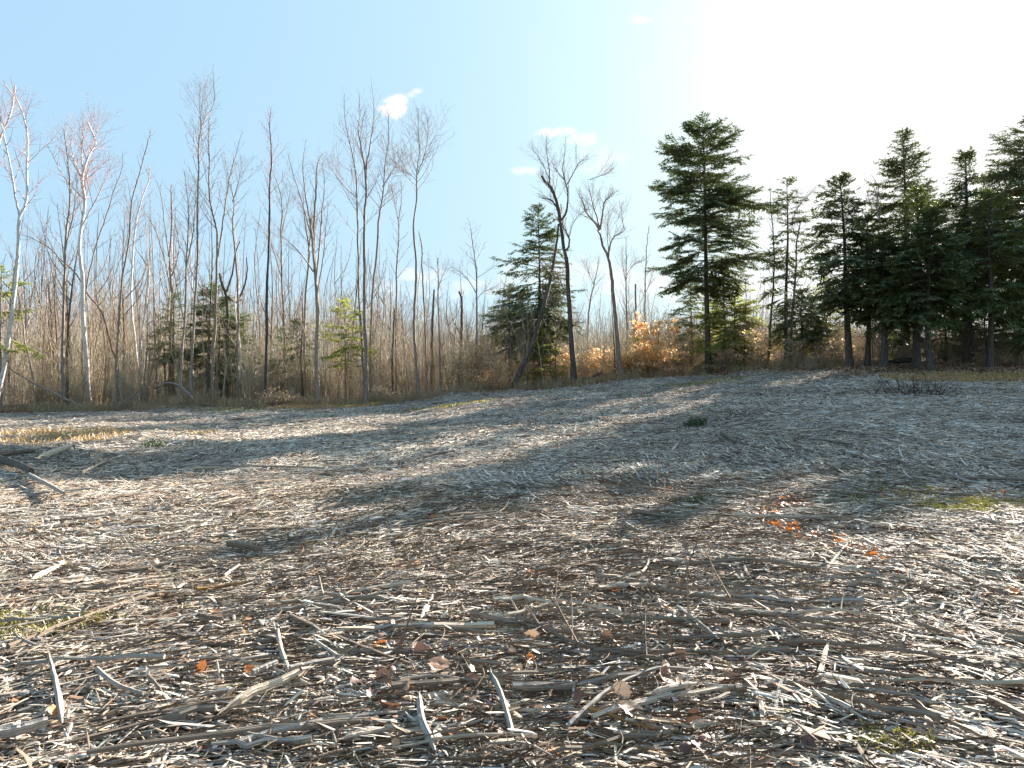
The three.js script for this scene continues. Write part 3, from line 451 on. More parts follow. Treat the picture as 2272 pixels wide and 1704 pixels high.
// left group
hemlock(HT, 'yellow green hemlock boughs at the far left edge of the view', { base: [2, 409], topY: 268, off: -0.6, half: 2.4, crown: 0.4, n: 30, r0: 0.08, seed: 40, m: M.sunYellowNeedles, power: 0.35, bark: M.greyBark, gaps: 0.25 });
hemlock(HT, 'narrow dark hemlock in the left wood behind many stems', { base: z1([800, 1570])[0], topY: 294, off: 3, half: 1.2, crown: 0.2, n: 85, r0: 0.12, seed: 41, m: M.needles, power: 0.4 });
hemlock(HT, 'wide dark green hemlock under the broken forked snag', { base: z1([985, 1590])[0], topY: 286, off: 3.2, half: 2.6, crown: 0.2, n: 150, r0: 0.15, seed: 42, m: M.needles, power: 0.55 });
hemlock('young_hemlock', 'low hemlock right beside the wide one in the left wood', { base: z1([1090, 1580])[0], topY: 318, off: 3, half: 1.5, crown: 0.28, n: 75, r0: 0.08, seed: 43, m: M.needles, power: 0.5 });
hemlock('young_hemlock', 'dark bluish young hemlock left of the fan crowned maple', { base: z2([330, 1560])[0], topY: 322, off: 3, half: 1.5, crown: 0.16, n: 100, r0: 0.08, seed: 44, m: M.blueNeedles, power: 0.6 });
hemlock('young_hemlock', 'dim young hemlock left of the single straight dark trunk gap', { base: z2([255, 1560])[0], topY: 330, off: 5, half: 1.2, crown: 0.2, n: 60, r0: 0.08, seed: 45, m: M.needles, power: 0.6 });
hemlock('young_pine', 'open yellow green young pine between the maple and the tall trio', { base: z2([552, 1585])[0], topY: 302, off: 0.6, half: 1.75, crown: 0.36, n: 42, r0: 0.07, seed: 46, m: M.sunYellowNeedles, power: 0.3, gaps: 0.1, droop: 0.12, bark: M.greyBark });

// ---------------------------------------------------------------- beech saplings that keep their dead leaves
function leafy(mb, p, r, s) { // one folded leaf
  const a = r() * 6.28, t = r.g() * 0.9 - 0.5, d = V(Math.cos(a), t, Math.sin(a)).normalize(), w = V(-Math.sin(a), r.g() * 0.6, Math.cos(a)).normalize();
  const v = (u, k, h) => mb.vert(p.x + d.x * u + w.x * k, p.y + d.y * u + w.y * k + h, p.z + d.z * u + w.z * k);
  const A = v(0, 0, 0), B = v(s * 0.5, s * 0.32, s * 0.1), C = v(s * 0.5, -s * 0.32, s * 0.1), D = v(s, 0, -s * 0.1), E = v(s * 0.5, 0, 0);
  mb.i.push(A, E, B, E, D, B, A, C, E, E, C, D);
}
function beech(label, { px, py, topY, off = 0, spread, leaves, seed, m = M.beechLeaf, stems = 3, size = 0.125 }) {
  const r = RNG(seed * 771 + 3), D = edgeD(px) + off * 0.6 - 0.6, a = at(px, py, D), g0 = onGround(a.x, a.z, -0.03), Ht = at(px, topY, D).y - g0.y, o = new THREE.Group(), wood = new MB(g0), tips = [];
  o.position.copy(g0);
  for (let s = 0; s < stems; s++) {
    const ln = V(r.g() * spread * 0.5, Ht * r.r(0.7, 1), r.g() * spread * 0.5), pts = curve([g0.clone().add(V(r.g() * 0.2, 0, r.g() * 0.2)), g0.clone().addScaledVector(ln, 0.5).add(V(r.g() * 0.15, 0, 0)), g0.clone().add(ln)], 8);
    const sm = new MB(g0); sm.tube(pts, trunkRad(8, 0.03, 0.006), 5); part('stem', sm.geo(), M.greyBark, o);
    for (let k = 0; k < 16; k++) {
      const t = r.r(0.2, 1), p = pts[Math.min(7, Math.floor(t * 8))].clone(), az = r() * 6.28, L = spread * r.r(0.35, 0.8) * (1.1 - t * 0.5), d = V(Math.cos(az), r.r(0, 0.5), Math.sin(az)).normalize();
      const b = [p, p.clone().addScaledVector(d, L * 0.5).add(V(0, 0.05, 0)), p.clone().addScaledVector(d, L)];
      wood.tube(b, [0.01, 0.007, 0.004], 3);
      for (let i = 0; i < 6; i++) { const q = p.clone().addScaledVector(d, L * r.r(0.3, 1)); const e = V(r.g(), r.g() * 0.5, r.g()).normalize(), q2 = q.clone().addScaledVector(e, r.r(0.15, 0.4)); wood.tube([q, q2], [0.005, 0.003], 3); tips.push([q, q2]); }
    }
  }
  const lf = new MB(g0);
  for (let k = 0; k < leaves * (seed < 5 ? 1.8 : seed < 9 ? 1.2 : 0.5); k++) { const [q, q2] = r.pick(tips); leafy(lf, q.clone().lerp(q2, r.r(0.1, 1.1)).add(V(r.g() * 0.05, r.g() * 0.05, r.g() * 0.05)), r, size * r.r(0.7, 1.3)); }
  const lg = lf.geo(false); lg.computeVertexNormals();
  part('branches', wood.geo(), M.brush, o); part('leaves', lg, m, o);
  tag(o, label, 'sapling', 'beech saplings holding dead leaves');
  return top(o, 'beech_sapling');
}
for (const [px, py, t, off, sp, n, s, l, m, st] of [
  [z3([1000, 1440])[0][0], 376, y3(1040), 0.6, 2.2, 1300, 1, 'tall orange leaved beech sapling left of the great hemlock'],
  [z3([920, 1450])[0][0], 378, y3(1180), 0.8, 1.9, 900, 2, 'tan leaved beech clump right of the wishbone tree foot', M.tanLeaf],
  [z3([830, 1465])[0][0], 381, y3(1230), 1.2, 1.6, 700, 3, 'low yellow orange beech close right of the wishbone tree', M.tanLeaf],
  [z3([680, 1480])[0][0], 384, y3(1270), 1.5, 1.6, 500, 4, 'orange beech low between the storm damaged and wishbone trees'],
  [z3([480, 1490])[0][0], 386, y3(1210), 1.6, 1.2, 420, 5, 'small orange beech left of the storm damaged tree'],
  [z3([120, 1510])[0][0], 391, y3(1300), 0.8, 1.5, 500, 6, 'low orange beech left of the leaning dark trunk'],
  [z3([30, 1500])[0][0], 392, y3(1150), 1.5, 1.5, 480, 7, 'orange beech around the lone thin tree with wide arms'],
  [z3([-60, 1520])[0][0], 394, y3(1240), 2.0, 1.4, 300, 8, 'thin tan beech left of the lone tree with wide arms', M.tanLeaf],
  [z2([255, 1580])[0][0], 402, y3(1500), 0.4, 1.6, 520, 9, 'orange brown beech beside the single straight dark trunk'],
  [z2([700, 1570])[0][0], 400, y3(1460), 1.0, 1.3, 320, 10, 'pale orange beech at the foot of the tall trio', M.tanLeaf],
  [z3([1300, 1425])[0][0], 372, y3(1230), 0.2, 1.3, 360, 11, 'orange beech close right of the great hemlock trunk'],
  [z4([215, 1385])[0][0], 366, y3(1140), 0.6, 1.5, 620, 12, 'orange beech left of the thin dark pole on the right'],
  [z4([395, 1380])[0][0], 365, y3(1240), 0.9, 1.2, 300, 13, 'small amber beech right of the sparse hemlock trunk'],
  [z4([590, 1375])[0][0], 364, y3(1230), 1.2, 1.4, 380, 14, 'amber beech left of the first full hemlock trunk'],
  [z4([1430, 1345])[0][0], 363, y3(1270), 1.0, 1.4, 300, 15, 'glowing orange beech low between right edge trunks'],
  [z4([30, 1390])[0][0], 367, y3(1270), 0.4, 1.2, 260, 16, 'low orange beech left of the yellow green young hemlock']])
  beech(l, { px, py, topY: t, off, spread: sp, leaves: n, seed: s, m });

// ---------------------------------------------------------------- middle distance: leafless trees one can still tell apart
function protoTree(seed, { Ht, r0, bark, twigs, n, len, t0, forks }) {
  const r = RNG(seed * 53 + 9), o = new THREE.Group(), pts = curve([V(0, -0.3, 0), V(r.g() * 0.2, Ht * 0.35, r.g() * 0.2), V(r.g() * 0.5, Ht * 0.7, r.g() * 0.5), V(r.g() * 0.9, Ht, r.g() * 0.9)], 14), rad = trunkRad(14, r0, 0.01), mb = new MB(), cr = new MB();
  mb.tube(pts, rad, 7); part('trunk', mb.geo(), bark, o);
  branches(cr, pts, rad, r, { n, t0, len, ang: 0.65, min: 0.006, twig: 0.8 });
  for (let k = 0; k < forks; k++) {
    const i = 5 + Math.floor(r() * 5), az = r() * 6.28, q = pts[i], e = q.clone().add(V(Math.cos(az) * Ht * 0.12, Ht * 0.3, Math.sin(az) * Ht * 0.12)), fp = curve([q.clone(), q.clone().lerp(e, 0.4).add(V(Math.cos(az) * 0.4, 0, Math.sin(az) * 0.4)), e], 8), fr = trunkRad(8, r0 * 0.45, 0.01, 1);
    const fb = new MB(); fb.tube(fp, fr, 5); part('limb', fb.geo(), bark, o);
    branches(cr, fp, fr, r, { n: n * 0.5 | 0, t0: 0.25, len: len * 0.75, ang: 0.65, min: 0.006, twig: 0.8 });
  }
  part('crown', cr.geo(), twigs, o);
  return o;
}
{
  const r = RNG(4242), kinds = [
    [{ Ht: 13, r0: 0.07, bark: M.greyBark, twigs: M.greyTwig, n: 18, len: 1.7, t0: 0.4, forks: 1 }, 'slender grey leafless tree among many deep in the wood', 'slender grey trees deep in the wood'],
    [{ Ht: 13, r0: 0.085, bark: M.darkBark, twigs: M.darkTwig, n: 18, len: 1.9, t0: 0.35, forks: 2 }, 'dark leafless forked tree among many deep in the wood', 'dark forked trees deep in the wood'],
    [{ Ht: 13, r0: 0.055, bark: M.tanBark, twigs: M.redTwig, n: 18, len: 1.3, t0: 0.45, forks: 0 }, 'thin pale pole tree with reddish twigs deep in the wood', 'thin pale pole trees deep in the wood'],
    [{ Ht: 13, r0: 0.07, bark: M.birchBark, twigs: M.redTwig, n: 18, len: 1.5, t0: 0.45, forks: 1 }, 'thin white birch among grey stems deep in the wood', 'thin white birches deep in the wood']];
  const protos = kinds.map(([k], i) => [0, 1, 2].map((j) => protoTree(i * 7 + j + 1, k)));
  for (let k = 0; k < 190; k++) {
    const px = k < 110 ? r.r(-40, 500) : r.r(-40, 1000), D = edgeD(px) + (k < 60 ? r.r(1, 8) : r.r(6, 34)), x = (px - 512) / F * D + 0, kind = r() < 0.42 ? 0 : r() < 0.4 ? 1 : r() < 0.75 ? 2 : 3;
    const topY = interp([[0, 225], [200, 225], [330, 250], [470, 290], [560, 300], [640, 300], [800, 315], [1024, 320]], px) + r.r(-30, 60), g = onGround(x, -D), Ht = Math.max(3.5, EYE + (HY - topY) / F * D - g.y), s = Ht / 13;
    const o = protos[kind][Math.floor(r() * 3)].clone();
    o.position.copy(g); o.rotation.set(r.g() * 0.05, r() * 6.28, r.g() * 0.05); o.scale.set(0.55 + 0.45 * s, s, 0.55 + 0.45 * s);
    tag(o, kinds[kind][1], 'tree', kinds[kind][2]);
    top(o, ['bare_tree', 'bare_tree', 'slender_tree', 'birch_tree'][kind]);
  }
}

// ---------------------------------------------------------------- stuff: far wood, undergrowth
function scatter(name, label, geos, m, list, colors) {   // list: [variant, Matrix4, Color?]
  const o = tag(new THREE.Group(), label, null, null, 'stuff');
  geos.forEach((g, k) => {
    const mine = list.filter((e) => e[0] === k); if (!mine.length) return;
    const im = new THREE.InstancedMesh(g, m, mine.length);
    mine.forEach((e, i) => { im.setMatrixAt(i, e[1]); if (e[2]) im.setColorAt(i, e[2]); });
    im.name = name.replace(/s$/, '') + '_clump'; im.userData = { kind: 'stuff' }; o.add(im);
  });
  return top(o, name);
}
const Q = new THREE.Quaternion(), E3 = new THREE.Euler(), MX = (p, rx, ry, rz, sx, sy, sz) => new THREE.Matrix4().compose(p, new THREE.Quaternion().setFromEuler(new THREE.Euler(rx, ry, rz, 'YXZ')), V(sx, sy, sz));
{
  const r = RNG(99), geos = [];
  for (let k = 0; k < 7; k++) {
    const mb = new MB(), rr = RNG(k + 500), pts = curve([V(0, -0.3, 0), V(rr.g() * 0.5, 4, rr.g() * 0.5), V(rr.g() * 0.8, 7, rr.g() * 0.8), V(rr.g() * 1.3, 10, rr.g() * 1.3)], 8), rad = trunkRad(8, 0.065, 0.01);
    mb.tube(pts, rad, 5);
    branches(mb, pts, rad, rr, { n: 20, t0: 0.25, len: 1.9, ang: 0.8, min: 0.006, twig: 1.1 });
    geos.push(mb.geo());
  }
  const list = [], cols = [[0.35, 0.29, 0.215], [0.23, 0.19, 0.145], [0.44, 0.37, 0.285], [0.31, 0.235, 0.17]].map((c) => new THREE.Color().setRGB(...c));
  for (let k = 0; k < 2300; k++) {
    const px = r.r(-120, 1150), D = edgeD(clamp(px, 0, 1024)) + 14 + 130 * Math.pow(r(), 1.15), x = (px - 512) / F * D, g = onGround(x, -D);
    const topY = interp([[0, 282], [200, 284], [330, 290], [470, 303], [560, 297], [640, 308], [720, 322], [800, 325], [1024, 315]], px), Ht = Math.max(2.5, (EYE + (HY - topY) / F * D - g.y) * r.r(0.62, 1.06));
    list.push([Math.floor(r() * 7), MX(g, r.g() * 0.09, r() * 6.28, r.g() * 0.09, 0.5 + 0.05 * Ht, Ht / 10, 0.5 + 0.05 * Ht), r.pick(cols)]);
  }
  scatter('far_woods', 'grey brown mass of leafless woodland far behind the treeline', geos, mat([1, 1, 1], { roughness: 0.9 }), list);
}
{
  const r = RNG(177), geos = [];
  for (let k = 0; k < 8; k++) {
    const mb = new MB(), rr = RNG(k + 900);
    for (let s = 0; s < 8; s++) {
      const b = V(rr.g() * 0.45, -0.1, rr.g() * 0.45), ln = V(rr.g() * 0.5, rr.r(0.8, 2.3), rr.g() * 0.5), pts = [b, b.clone().addScaledVector(ln, 0.5).add(V(rr.g() * 0.1, 0, rr.g() * 0.1)), b.clone().add(ln)];
      mb.tube(curve(pts, 4), [0.009, 0.008, 0.0065, 0.005, 0.003], 3);
      for (let t = 0; t < 9; t++) { const q = b.clone().addScaledVector(ln, rr.r(0.25, 1)); limbTwig(mb, q, V(rr.g(), rr.r(0.1, 0.9), rr.g()).normalize(), rr.r(0.25, 0.8), 0.005, rr, 0.3, 1, 3, 0.7, 0.004); }
    }
    geos.push(mb.geo());
  }
  const list = [], cols = [[0.4, 0.335, 0.23], [0.24, 0.19, 0.13], [0.53, 0.45, 0.33], [0.34, 0.25, 0.155]].map((c) => new THREE.Color().setRGB(...c));
  for (let k = 0; k < 1150; k++) {
    const px = r.r(-80, 1120), D = edgeD(clamp(px, 0, 1024)) + 0.9 + 24 * Math.pow(r(), 1.7), x = (px - 512) / F * D, dense = interp([[0, 1.0], [300, 1.05], [470, 1.15], [700, 1.1], [860, 0.8], [1024, 0.5]], px);
    const s = r.r(0.55, 1.25) * dense;
    list.push([Math.floor(r() * 8), MX(onGround(x, -D), r.g() * 0.08, r() * 6.28, r.g() * 0.08, s, s * r.r(0.8, 1.4), s), r.pick(cols)]);
  }
  for (let k = 0; k < 3; k++) { // dead grass and bramble that fray the edge of the field
    const mb = new MB(), rr = RNG(k + 1500);
    for (let q = 0; q < 70; q++) { const az = rr() * 6.28, x = rr.g() * 0.4, z = rr.g() * 0.3, h = rr.r(0.1, 0.5), ln = h * rr.r(0.2, 1), w = 0.004, dx = Math.cos(az), dz = Math.sin(az); const a = mb.vert(x - dz * w, -0.03, z + dx * w, dx, 0.3, dz), b = mb.vert(x + dz * w, -0.03, z - dx * w, dx, 0.3, dz), m = rr.r(0.7, 0.95), hx = x + dx * ln * 0.4, hz = z + dz * ln * 0.4, c = mb.vert(hx - dz * w, h * m, hz + dx * w), e = mb.vert(hx + dz * w, h * m, hz - dx * w), d = mb.vert(x + dx * ln, h * rr.r(0.5, 1), z + dz * ln); mb.i.push(a, b, c, b, e, c, c, e, d); }
    for (let q = 0; q < 3; q++) limbTwig(mb, V(rr.g() * 0.4, 0, rr.g() * 0.3), V(rr.g(), rr.r(0.2, 1), rr.g()).normalize(), rr.r(0.4, 1), 0.006, rr, -0.3, 1, 3, 0.8, 0.004);
    const gg = mb.geo(false); gg.computeVertexNormals(); geos.push(gg);
  }
  for (let k = 0; k < 520; k++) { const px = r.r(-60, 860), D = edgeD(clamp(px, 0, 1024)) + r.g() * 1.1, x = (px - 512) / F * D, s = r.r(0.6, 1.3); list.push([8 + k % 3, MX(onGround(x, -D), 0, r() * 6.28, 0, s, s, s), new THREE.Color().setRGB(...r.pick([[0.5, 0.38, 0.22], [0.42, 0.33, 0.22], [0.36, 0.26, 0.15]]))]); }
  // saplings: slim upright stems taller than the brush
  for (let k = 0; k < 8; k++) {
    const mb = new MB(), rr = RNG(k + 1200), n = 1 + (k % 3);
    for (let q = 0; q < n; q++) { const b = V(rr.g() * 0.4 * (n - 1), -0.15, rr.g() * 0.4), pts = curve([b, b.clone().add(V(rr.g() * 0.25, 2, rr.g() * 0.25)), b.clone().add(V(rr.g() * 0.7, 4.2, rr.g() * 0.7))], 6), rad = trunkRad(6, rr.r(0.016, 0.032), 0.005, 1.1); mb.tube(pts, rad, 5); branches(mb, pts, rad, rr, { n: 16, t0: 0.25, len: 1.3, ang: 0.85, min: 0.004, twig: 1.2 }); }
    geos.push(mb.geo());
  }
  for (let k = 0; k < 900; k++) {
    const px = r.r(-80, 1120), D = edgeD(clamp(px, 0, 1024)) + 0.2 + 26 * Math.pow(r(), 1.4), x = (px - 512) / F * D, s = r.r(0.6, 1.5) * interp([[0, 1.1], [470, 0.95], [580, 0.75], [760, 0.75], [900, 0.5], [1024, 0.5]], px);
    list.push([11 + Math.floor(r() * 8), MX(onGround(x, -D), r.g() * 0.22, r() * 6.28, r.g() * 0.22, s, s * r.r(0.8, 1.2), s), r.pick(cols)]);
  }
  scatter('undergrowth', 'tangle of bare brown brush stems filling the edge of the wood', geos, mat([1, 1, 1], { roughness: 0.9 }), list);
}

// ---------------------------------------------------------------- shredded wood
const CH = [[0.39, 0.365, 0.345], [0.31, 0.29, 0.275], [0.5, 0.46, 0.425], [0.62, 0.56, 0.49], [0.44, 0.35, 0.255], [0.17, 0.11, 0.075], [0.085, 0.064, 0.05], [0.23, 0.19, 0.16]], CHW = [0.25, 0.44, 0.58, 0.66, 0.77, 0.86, 0.9, 1];
const chipColor = (r) => { const u = r(), i = CHW.findIndex((w) => u <= w), v = r.r(1.05, 1.8); return CH[i].map((c) => Math.min(0.88, c * v)); };
// a split piece of wood: length along x, ragged or pointed ends
function chipInto(mb, M4, r, L, Wd, T, rings = 2) {
  const bend = r.g() * 0.12 * L, bz = r.g() * 0.1 * L, tip0 = r() < 0.65, tip1 = r() < 0.65, v = V(), idx = [], sec = [[1, 0.5], [0.25, 1], [-1, 0.45], [-0.4, -0.9]].map(([a, b]) => [a * r.r(0.7, 1.2), b * r.r(0.6, 1.2)]);
  const st = rings === 2 ? [[0.16, 1], [0.8, 0.9]] : [[0.1, 0.8], [0.45, 1.05], [0.85, 0.75]];
  const put = (x, y, z, u, w) => { v.set(x, y, z).applyMatrix4(M4); return mb.vert(v.x, v.y, v.z, 0, 1, 0, u, w); };
  const cy = (t) => bend * (t - 0.5) * (t - 0.5) * 4 - bend * 0.5, cz = (t) => bz * (t - 0.5) * (t - 0.5) * 4;
  st.forEach(([t, s]) => idx.push(sec.map(([a, b], k) => { const tt = t + r.g() * 0.06; return put((tt - 0.5) * L, cy(tt) + b * T * 0.5 * s, cz(tt) + a * Wd * 0.5 * s, k / 4 * 0.1, tt * L); })));
  const e0 = put(-0.5 * L, cy(0) + r.g() * T * 0.4, cz(0) + r.g() * Wd * 0.4, 0, 0), e1 = put(0.5 * L, cy(1) + r.g() * T * 0.4, cz(1) + r.g() * Wd * 0.4, 0, L);
  for (let k = 0; k + 1 < idx.length; k++) for (let s = 0; s < 4; s++) { const a = idx[k][s], b = idx[k][(s + 1) % 4], c = idx[k + 1][s], d = idx[k + 1][(s + 1) % 4]; mb.i.push(a, b, c, b, d, c); }
  for (let s = 0; s < 4; s++) { mb.i.push(e0, idx[0][(s + 1) % 4], idx[0][s]); const q = idx[idx.length - 1]; mb.i.push(q[s], q[(s + 1) % 4], e1); }
}
const sweep = (x, z) => -0.65 * Math.tanh(x / 2.2) + 1.5 * noise(x * 0.22, z * 0.22, 13);   // the lay the machine left
const inView = (x, z, pad = 70) => { const px = 512 + x / -z * F; return -z > 2.4 && px > -pad && px < W + pad; };
const tilt = (x, z) => { const e = 0.25, h = ground(x, z); return [Math.atan2(ground(x, z + e) - h, e), Math.atan2(ground(x + e, z) - h, e)]; };
const patchM = (x, z, up, ry, s) => { const [a, b] = tilt(x, z); const m = new THREE.Matrix4().makeRotationFromEuler(new THREE.Euler(-a * 1, 0, b)); return new THREE.Matrix4().makeTranslation(x, ground(x, z) + up, z).multiply(m).multiply(new THREE.Matrix4().makeRotationY(ry)).multiply(new THREE.Matrix4().makeScale(s, s, s)); };
{
  // patches of a few hundred splinters each, laid over the whole field
  const r = RNG(31337), geos = [];
  for (let k = 0; k < 10; k++) {
    const mb = new MB(), rr = RNG(k + 60), big = k >= 5;
    const main = 0;
    for (let c = 0; c < (big ? 220 : 330); c++) {
      const rad = 0.55 * Math.sqrt(rr()), az = rr() * 6.28, L = (big ? rr.r(0.05, 0.22) : rr.r(0.035, 0.13)) * (rr() < 0.1 ? 2.6 : 1), Wd = L > 0.24 ? rr.r(0.006, 0.02) : L * rr.r(0.06, 0.17), T = Wd * rr.r(0.25, 0.7);
      mb.col = chipColor(rr);
      chipInto(mb, MX(V(rad * Math.cos(az), rr.r(0, 0.02) + (rr() < 0.1 ? 0.02 : 0), rad * Math.sin(az)), rr.g() * 0.4, rr() < 0.6 ? main + rr.g() * 0.45 + (rr() < 0.5 ? 3.14 : 0) : rr() * 6.28, rr.g() * (rr() < 0.12 ? 0.6 : 0.12), 1, 1, 1), rr, L, Wd, T);
    }
    for (let c = 0; c < 13; c++) { mb.col = rr.pick([[0.24, 0.12, 0.065], [0.4, 0.25, 0.15], [0.17, 0.09, 0.055], [0.13, 0.075, 0.05]]); leafy(mb, V(rr.g() * 0.35, 0.02, rr.g() * 0.35), rr, rr.r(0.04, 0.08)); }
    geos.push(mb.geo(false));
  }
  const list = [];
  let d = 2.4;
  while (d < 45) {
    const step = d < 12 ? 0.34 : d < 22 ? 0.42 : 0.55, half = d * 0.76 + 1.5;
    for (let x = -half; x < half; x += step) {
      const xx = x + r.g() * 0.3, z = -(d + r.g() * 0.3);
      if (!inField(xx, z) || r() < 0.06) continue;
      const nb = fbm(xx * 0.35, z * 0.35, 4.4, 3), nf = noise(xx * 1.3, z * 1.3, 8), toned = clamp(0.6 + 1.6 * nb + 0.35 * nf);
      const tint = new THREE.Color().setRGB(0.92 + 0.34 * toned, 0.87 + 0.38 * toned, 0.82 + 0.41 * toned);  // mulch tone varies at random between browner and paler
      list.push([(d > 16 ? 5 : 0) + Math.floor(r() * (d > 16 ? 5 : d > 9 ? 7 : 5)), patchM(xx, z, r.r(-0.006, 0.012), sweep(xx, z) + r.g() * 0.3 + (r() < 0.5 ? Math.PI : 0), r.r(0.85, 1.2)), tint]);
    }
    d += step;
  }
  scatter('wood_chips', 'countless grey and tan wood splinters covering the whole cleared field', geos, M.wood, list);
}
const chipGeos = [];
for (let k = 0; k < 10; k++) { const mb = new MB(), rr = RNG(k + 4000); chipInto(mb, new THREE.Matrix4(), rr, 1, rr.r(0.05, 0.125), rr.r(0.03, 0.08), 3); chipGeos.push(mb.geo(false)); }
const layChip = (x, z, r, L) => MX(onGround(x, z, 0.018 + r.r(0, 0.03)), r.g() * 0.45, r() < 0.45 ? sweep(x, z) + r.g() * 0.5 + (r() < 0.5 ? Math.PI : 0) : r() * 6.28, r.g() * (r() < 0.2 ? 0.85 : 0.2), L, L * r.r(0.8, 1.2), L * r.r(0.7, 1.2));
{
  const r = RNG(808), list = [];
  for (let k = 0; k < 44000; k++) {
    const d = 2.4 + 9.5 * Math.pow(r(), 0.8), x = r.g() * d * 0.62;
    if (!inView(x, -d, 60)) continue;
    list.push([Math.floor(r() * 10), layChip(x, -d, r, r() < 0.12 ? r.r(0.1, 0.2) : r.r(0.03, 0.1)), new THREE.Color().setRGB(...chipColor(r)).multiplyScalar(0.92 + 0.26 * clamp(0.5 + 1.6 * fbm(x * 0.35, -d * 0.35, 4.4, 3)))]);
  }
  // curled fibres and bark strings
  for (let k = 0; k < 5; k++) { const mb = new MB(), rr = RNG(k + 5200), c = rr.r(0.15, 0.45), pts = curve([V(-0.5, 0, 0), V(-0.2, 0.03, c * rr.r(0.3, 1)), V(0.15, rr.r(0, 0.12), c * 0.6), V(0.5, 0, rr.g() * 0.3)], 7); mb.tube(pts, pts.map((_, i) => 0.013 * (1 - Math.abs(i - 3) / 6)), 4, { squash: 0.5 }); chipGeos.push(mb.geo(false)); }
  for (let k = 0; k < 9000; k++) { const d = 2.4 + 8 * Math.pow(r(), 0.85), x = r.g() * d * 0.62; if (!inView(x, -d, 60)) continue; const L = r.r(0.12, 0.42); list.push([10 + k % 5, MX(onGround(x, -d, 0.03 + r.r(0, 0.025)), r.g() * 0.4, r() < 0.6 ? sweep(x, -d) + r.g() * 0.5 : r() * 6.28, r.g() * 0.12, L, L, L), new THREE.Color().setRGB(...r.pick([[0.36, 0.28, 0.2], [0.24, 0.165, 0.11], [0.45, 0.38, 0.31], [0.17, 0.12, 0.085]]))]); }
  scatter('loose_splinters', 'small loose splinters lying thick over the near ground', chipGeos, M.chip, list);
  const kinds = [['wood_chip', 'weathered grey splinter lying loose in the near mulch', 'grey splinters in the near mulch', M.greyWood], ['wood_chip', 'pale cream wood chip lying bright in the near mulch', 'pale chips in the near mulch', M.paleWood], ['bark_piece', 'brown strip of bark lying in the near mulch', 'brown bark strips in the near mulch', M.brownWood]];
  for (let k = 0; k < 300; k++) {
    const d = 2.9 + 4.2 * Math.pow(r(), 1.2), x = r.r(-0.7, 0.7) * d, kd = kinds[r() < 0.5 ? 0 : r() < 0.6 ? 1 : 2], o = new THREE.Mesh(chipGeos[Math.floor(r() * 10)], kd[3]);
    const m = layChip(x, -d, r, r.r(0.08, 0.19)); m.decompose(o.position, o.quaternion, o.scale); o.position.y += 0.018;
    tag(o, kd[1], kd[0] === 'wood_chip' ? 'wood chip' : 'bark', kd[2]); top(o, kd[0]);
  }
}

// ---------------------------------------------------------------- sticks, splinters and logs one can point to
// px: points on the ground in pixels; w: width in pixels; rise: heights of the points
function stick(name, label, category, px, w, m, { lift = 0.03, squash = 0.75, frayed = false, seed = 1, stand = false, taper = 0.55, group, twigs = 0 } = {}) {
  const r = RNG(seed * 131 + 7), D0 = stand ? pick(...px[px.length - 1]) : null;
  const P = px.map(([x, y]) => pick(x, y)), mid = P[Math.floor(P.length / 2)], rad = w / 2 / F * -mid.z;
  if (stand) P.forEach((p, i) => { p.y += rad * 0.6 + 0.035 + 0.05 * (1 - i / (P.length - 1)); }); else P.forEach((p) => { p.y += rad * 0.7 + lift * 0.5 + 0.045; });
  const base = stand ? P[P.length - 1].clone() : mid.clone(), n = Math.max(8, P.length * 4), pts = curve(P, n);
  for (let i = 1; i < n; i++) { pts[i].y += r.g() * rad * 0.1; pts[i].x += r.g() * rad * 0.1; }
  const rr = pts.map((_, i) => { const t = i / n; let q = rad * (1 - (1 - taper) * (stand ? 1 - t : t)); if (frayed) q *= clamp(0.25 + 4.5 * Math.min(t, 1 - t) + r.g() * 0.05, 0.1, 1.05); else q *= 0.95 + 0.1 * r(); return q; });
  const mb = new MB(base), f = Array.from({ length: 8 }, () => r.r(0.72, 1.18));
  mb.tube(pts, rr, 8, { cap: true, squash, rough: (k, s) => f[s] * (0.94 + 0.12 * noise(k * 0.9, s * 3.1, seed)), up0: V(0, 1, 0.3) });
  for (let k = 0; k < twigs; k++) { const i = 2 + Math.floor(r() * (n - 3)), d = V(r.g(), r.r(0.1, 0.6), r.g()).normalize(); limbTwig(mb, pts[i], d, r.r(0.25, 0.7), Math.max(0.004, rr[i] * 0.5), r, 0.1, 1, 4, 0.8, 0.004); }
  if (frayed) for (let k = 0; k < 9; k++) { // torn fibres at the ends
    const end = k % 2 ? n - 1 : 1, q = pts[end], dir = pts[end].clone().sub(pts[end === 1 ? 3 : n - 3]).normalize().multiplyScalar(rad * r.r(2, 5)).add(V(r.g() * rad, r.g() * rad, r.g() * rad));
    mb.tube([q.clone().addScaledVector(dir, -0.6).add(V(r.g() * rad * 0.5, r.g() * rad * 0.4, r.g() * rad * 0.5)), q.clone().add(dir.multiplyScalar(0.5))], [rad * 0.28, rad * 0.05], 4);
  }
  const o = new THREE.Mesh(mb.geo(false), m); o.position.copy(base);
  tag(o, label, category, group);
  return top(o, name);
}
const z7 = (...a) => a.map(([x, y]) => [x * 0.2315, y * 0.2315 + 540.9]), z8 = (...a) => a.map(([x, y]) => [x * 0.2315 + 512, y * 0.2315 + 540.9]), z5 = (...a) => a.map(([x, y]) => [x * 0.2315, y * 0.2315 + 383.1]), z6 = (...a) => a.map(([x, y]) => [x * 0.2315 + 512, y * 0.2315 + 360.5]);
const ST = 'stick', sp = 'splinter';
stick('splinter', 'upright weathered splinter standing left of bottom centre with mossy foot', sp, z7([1195, 420], [1212, 520], [1250, 612]), 7.5, M.greyWood, { stand: true, seed: 1, frayed: true, taper: 0.6 });
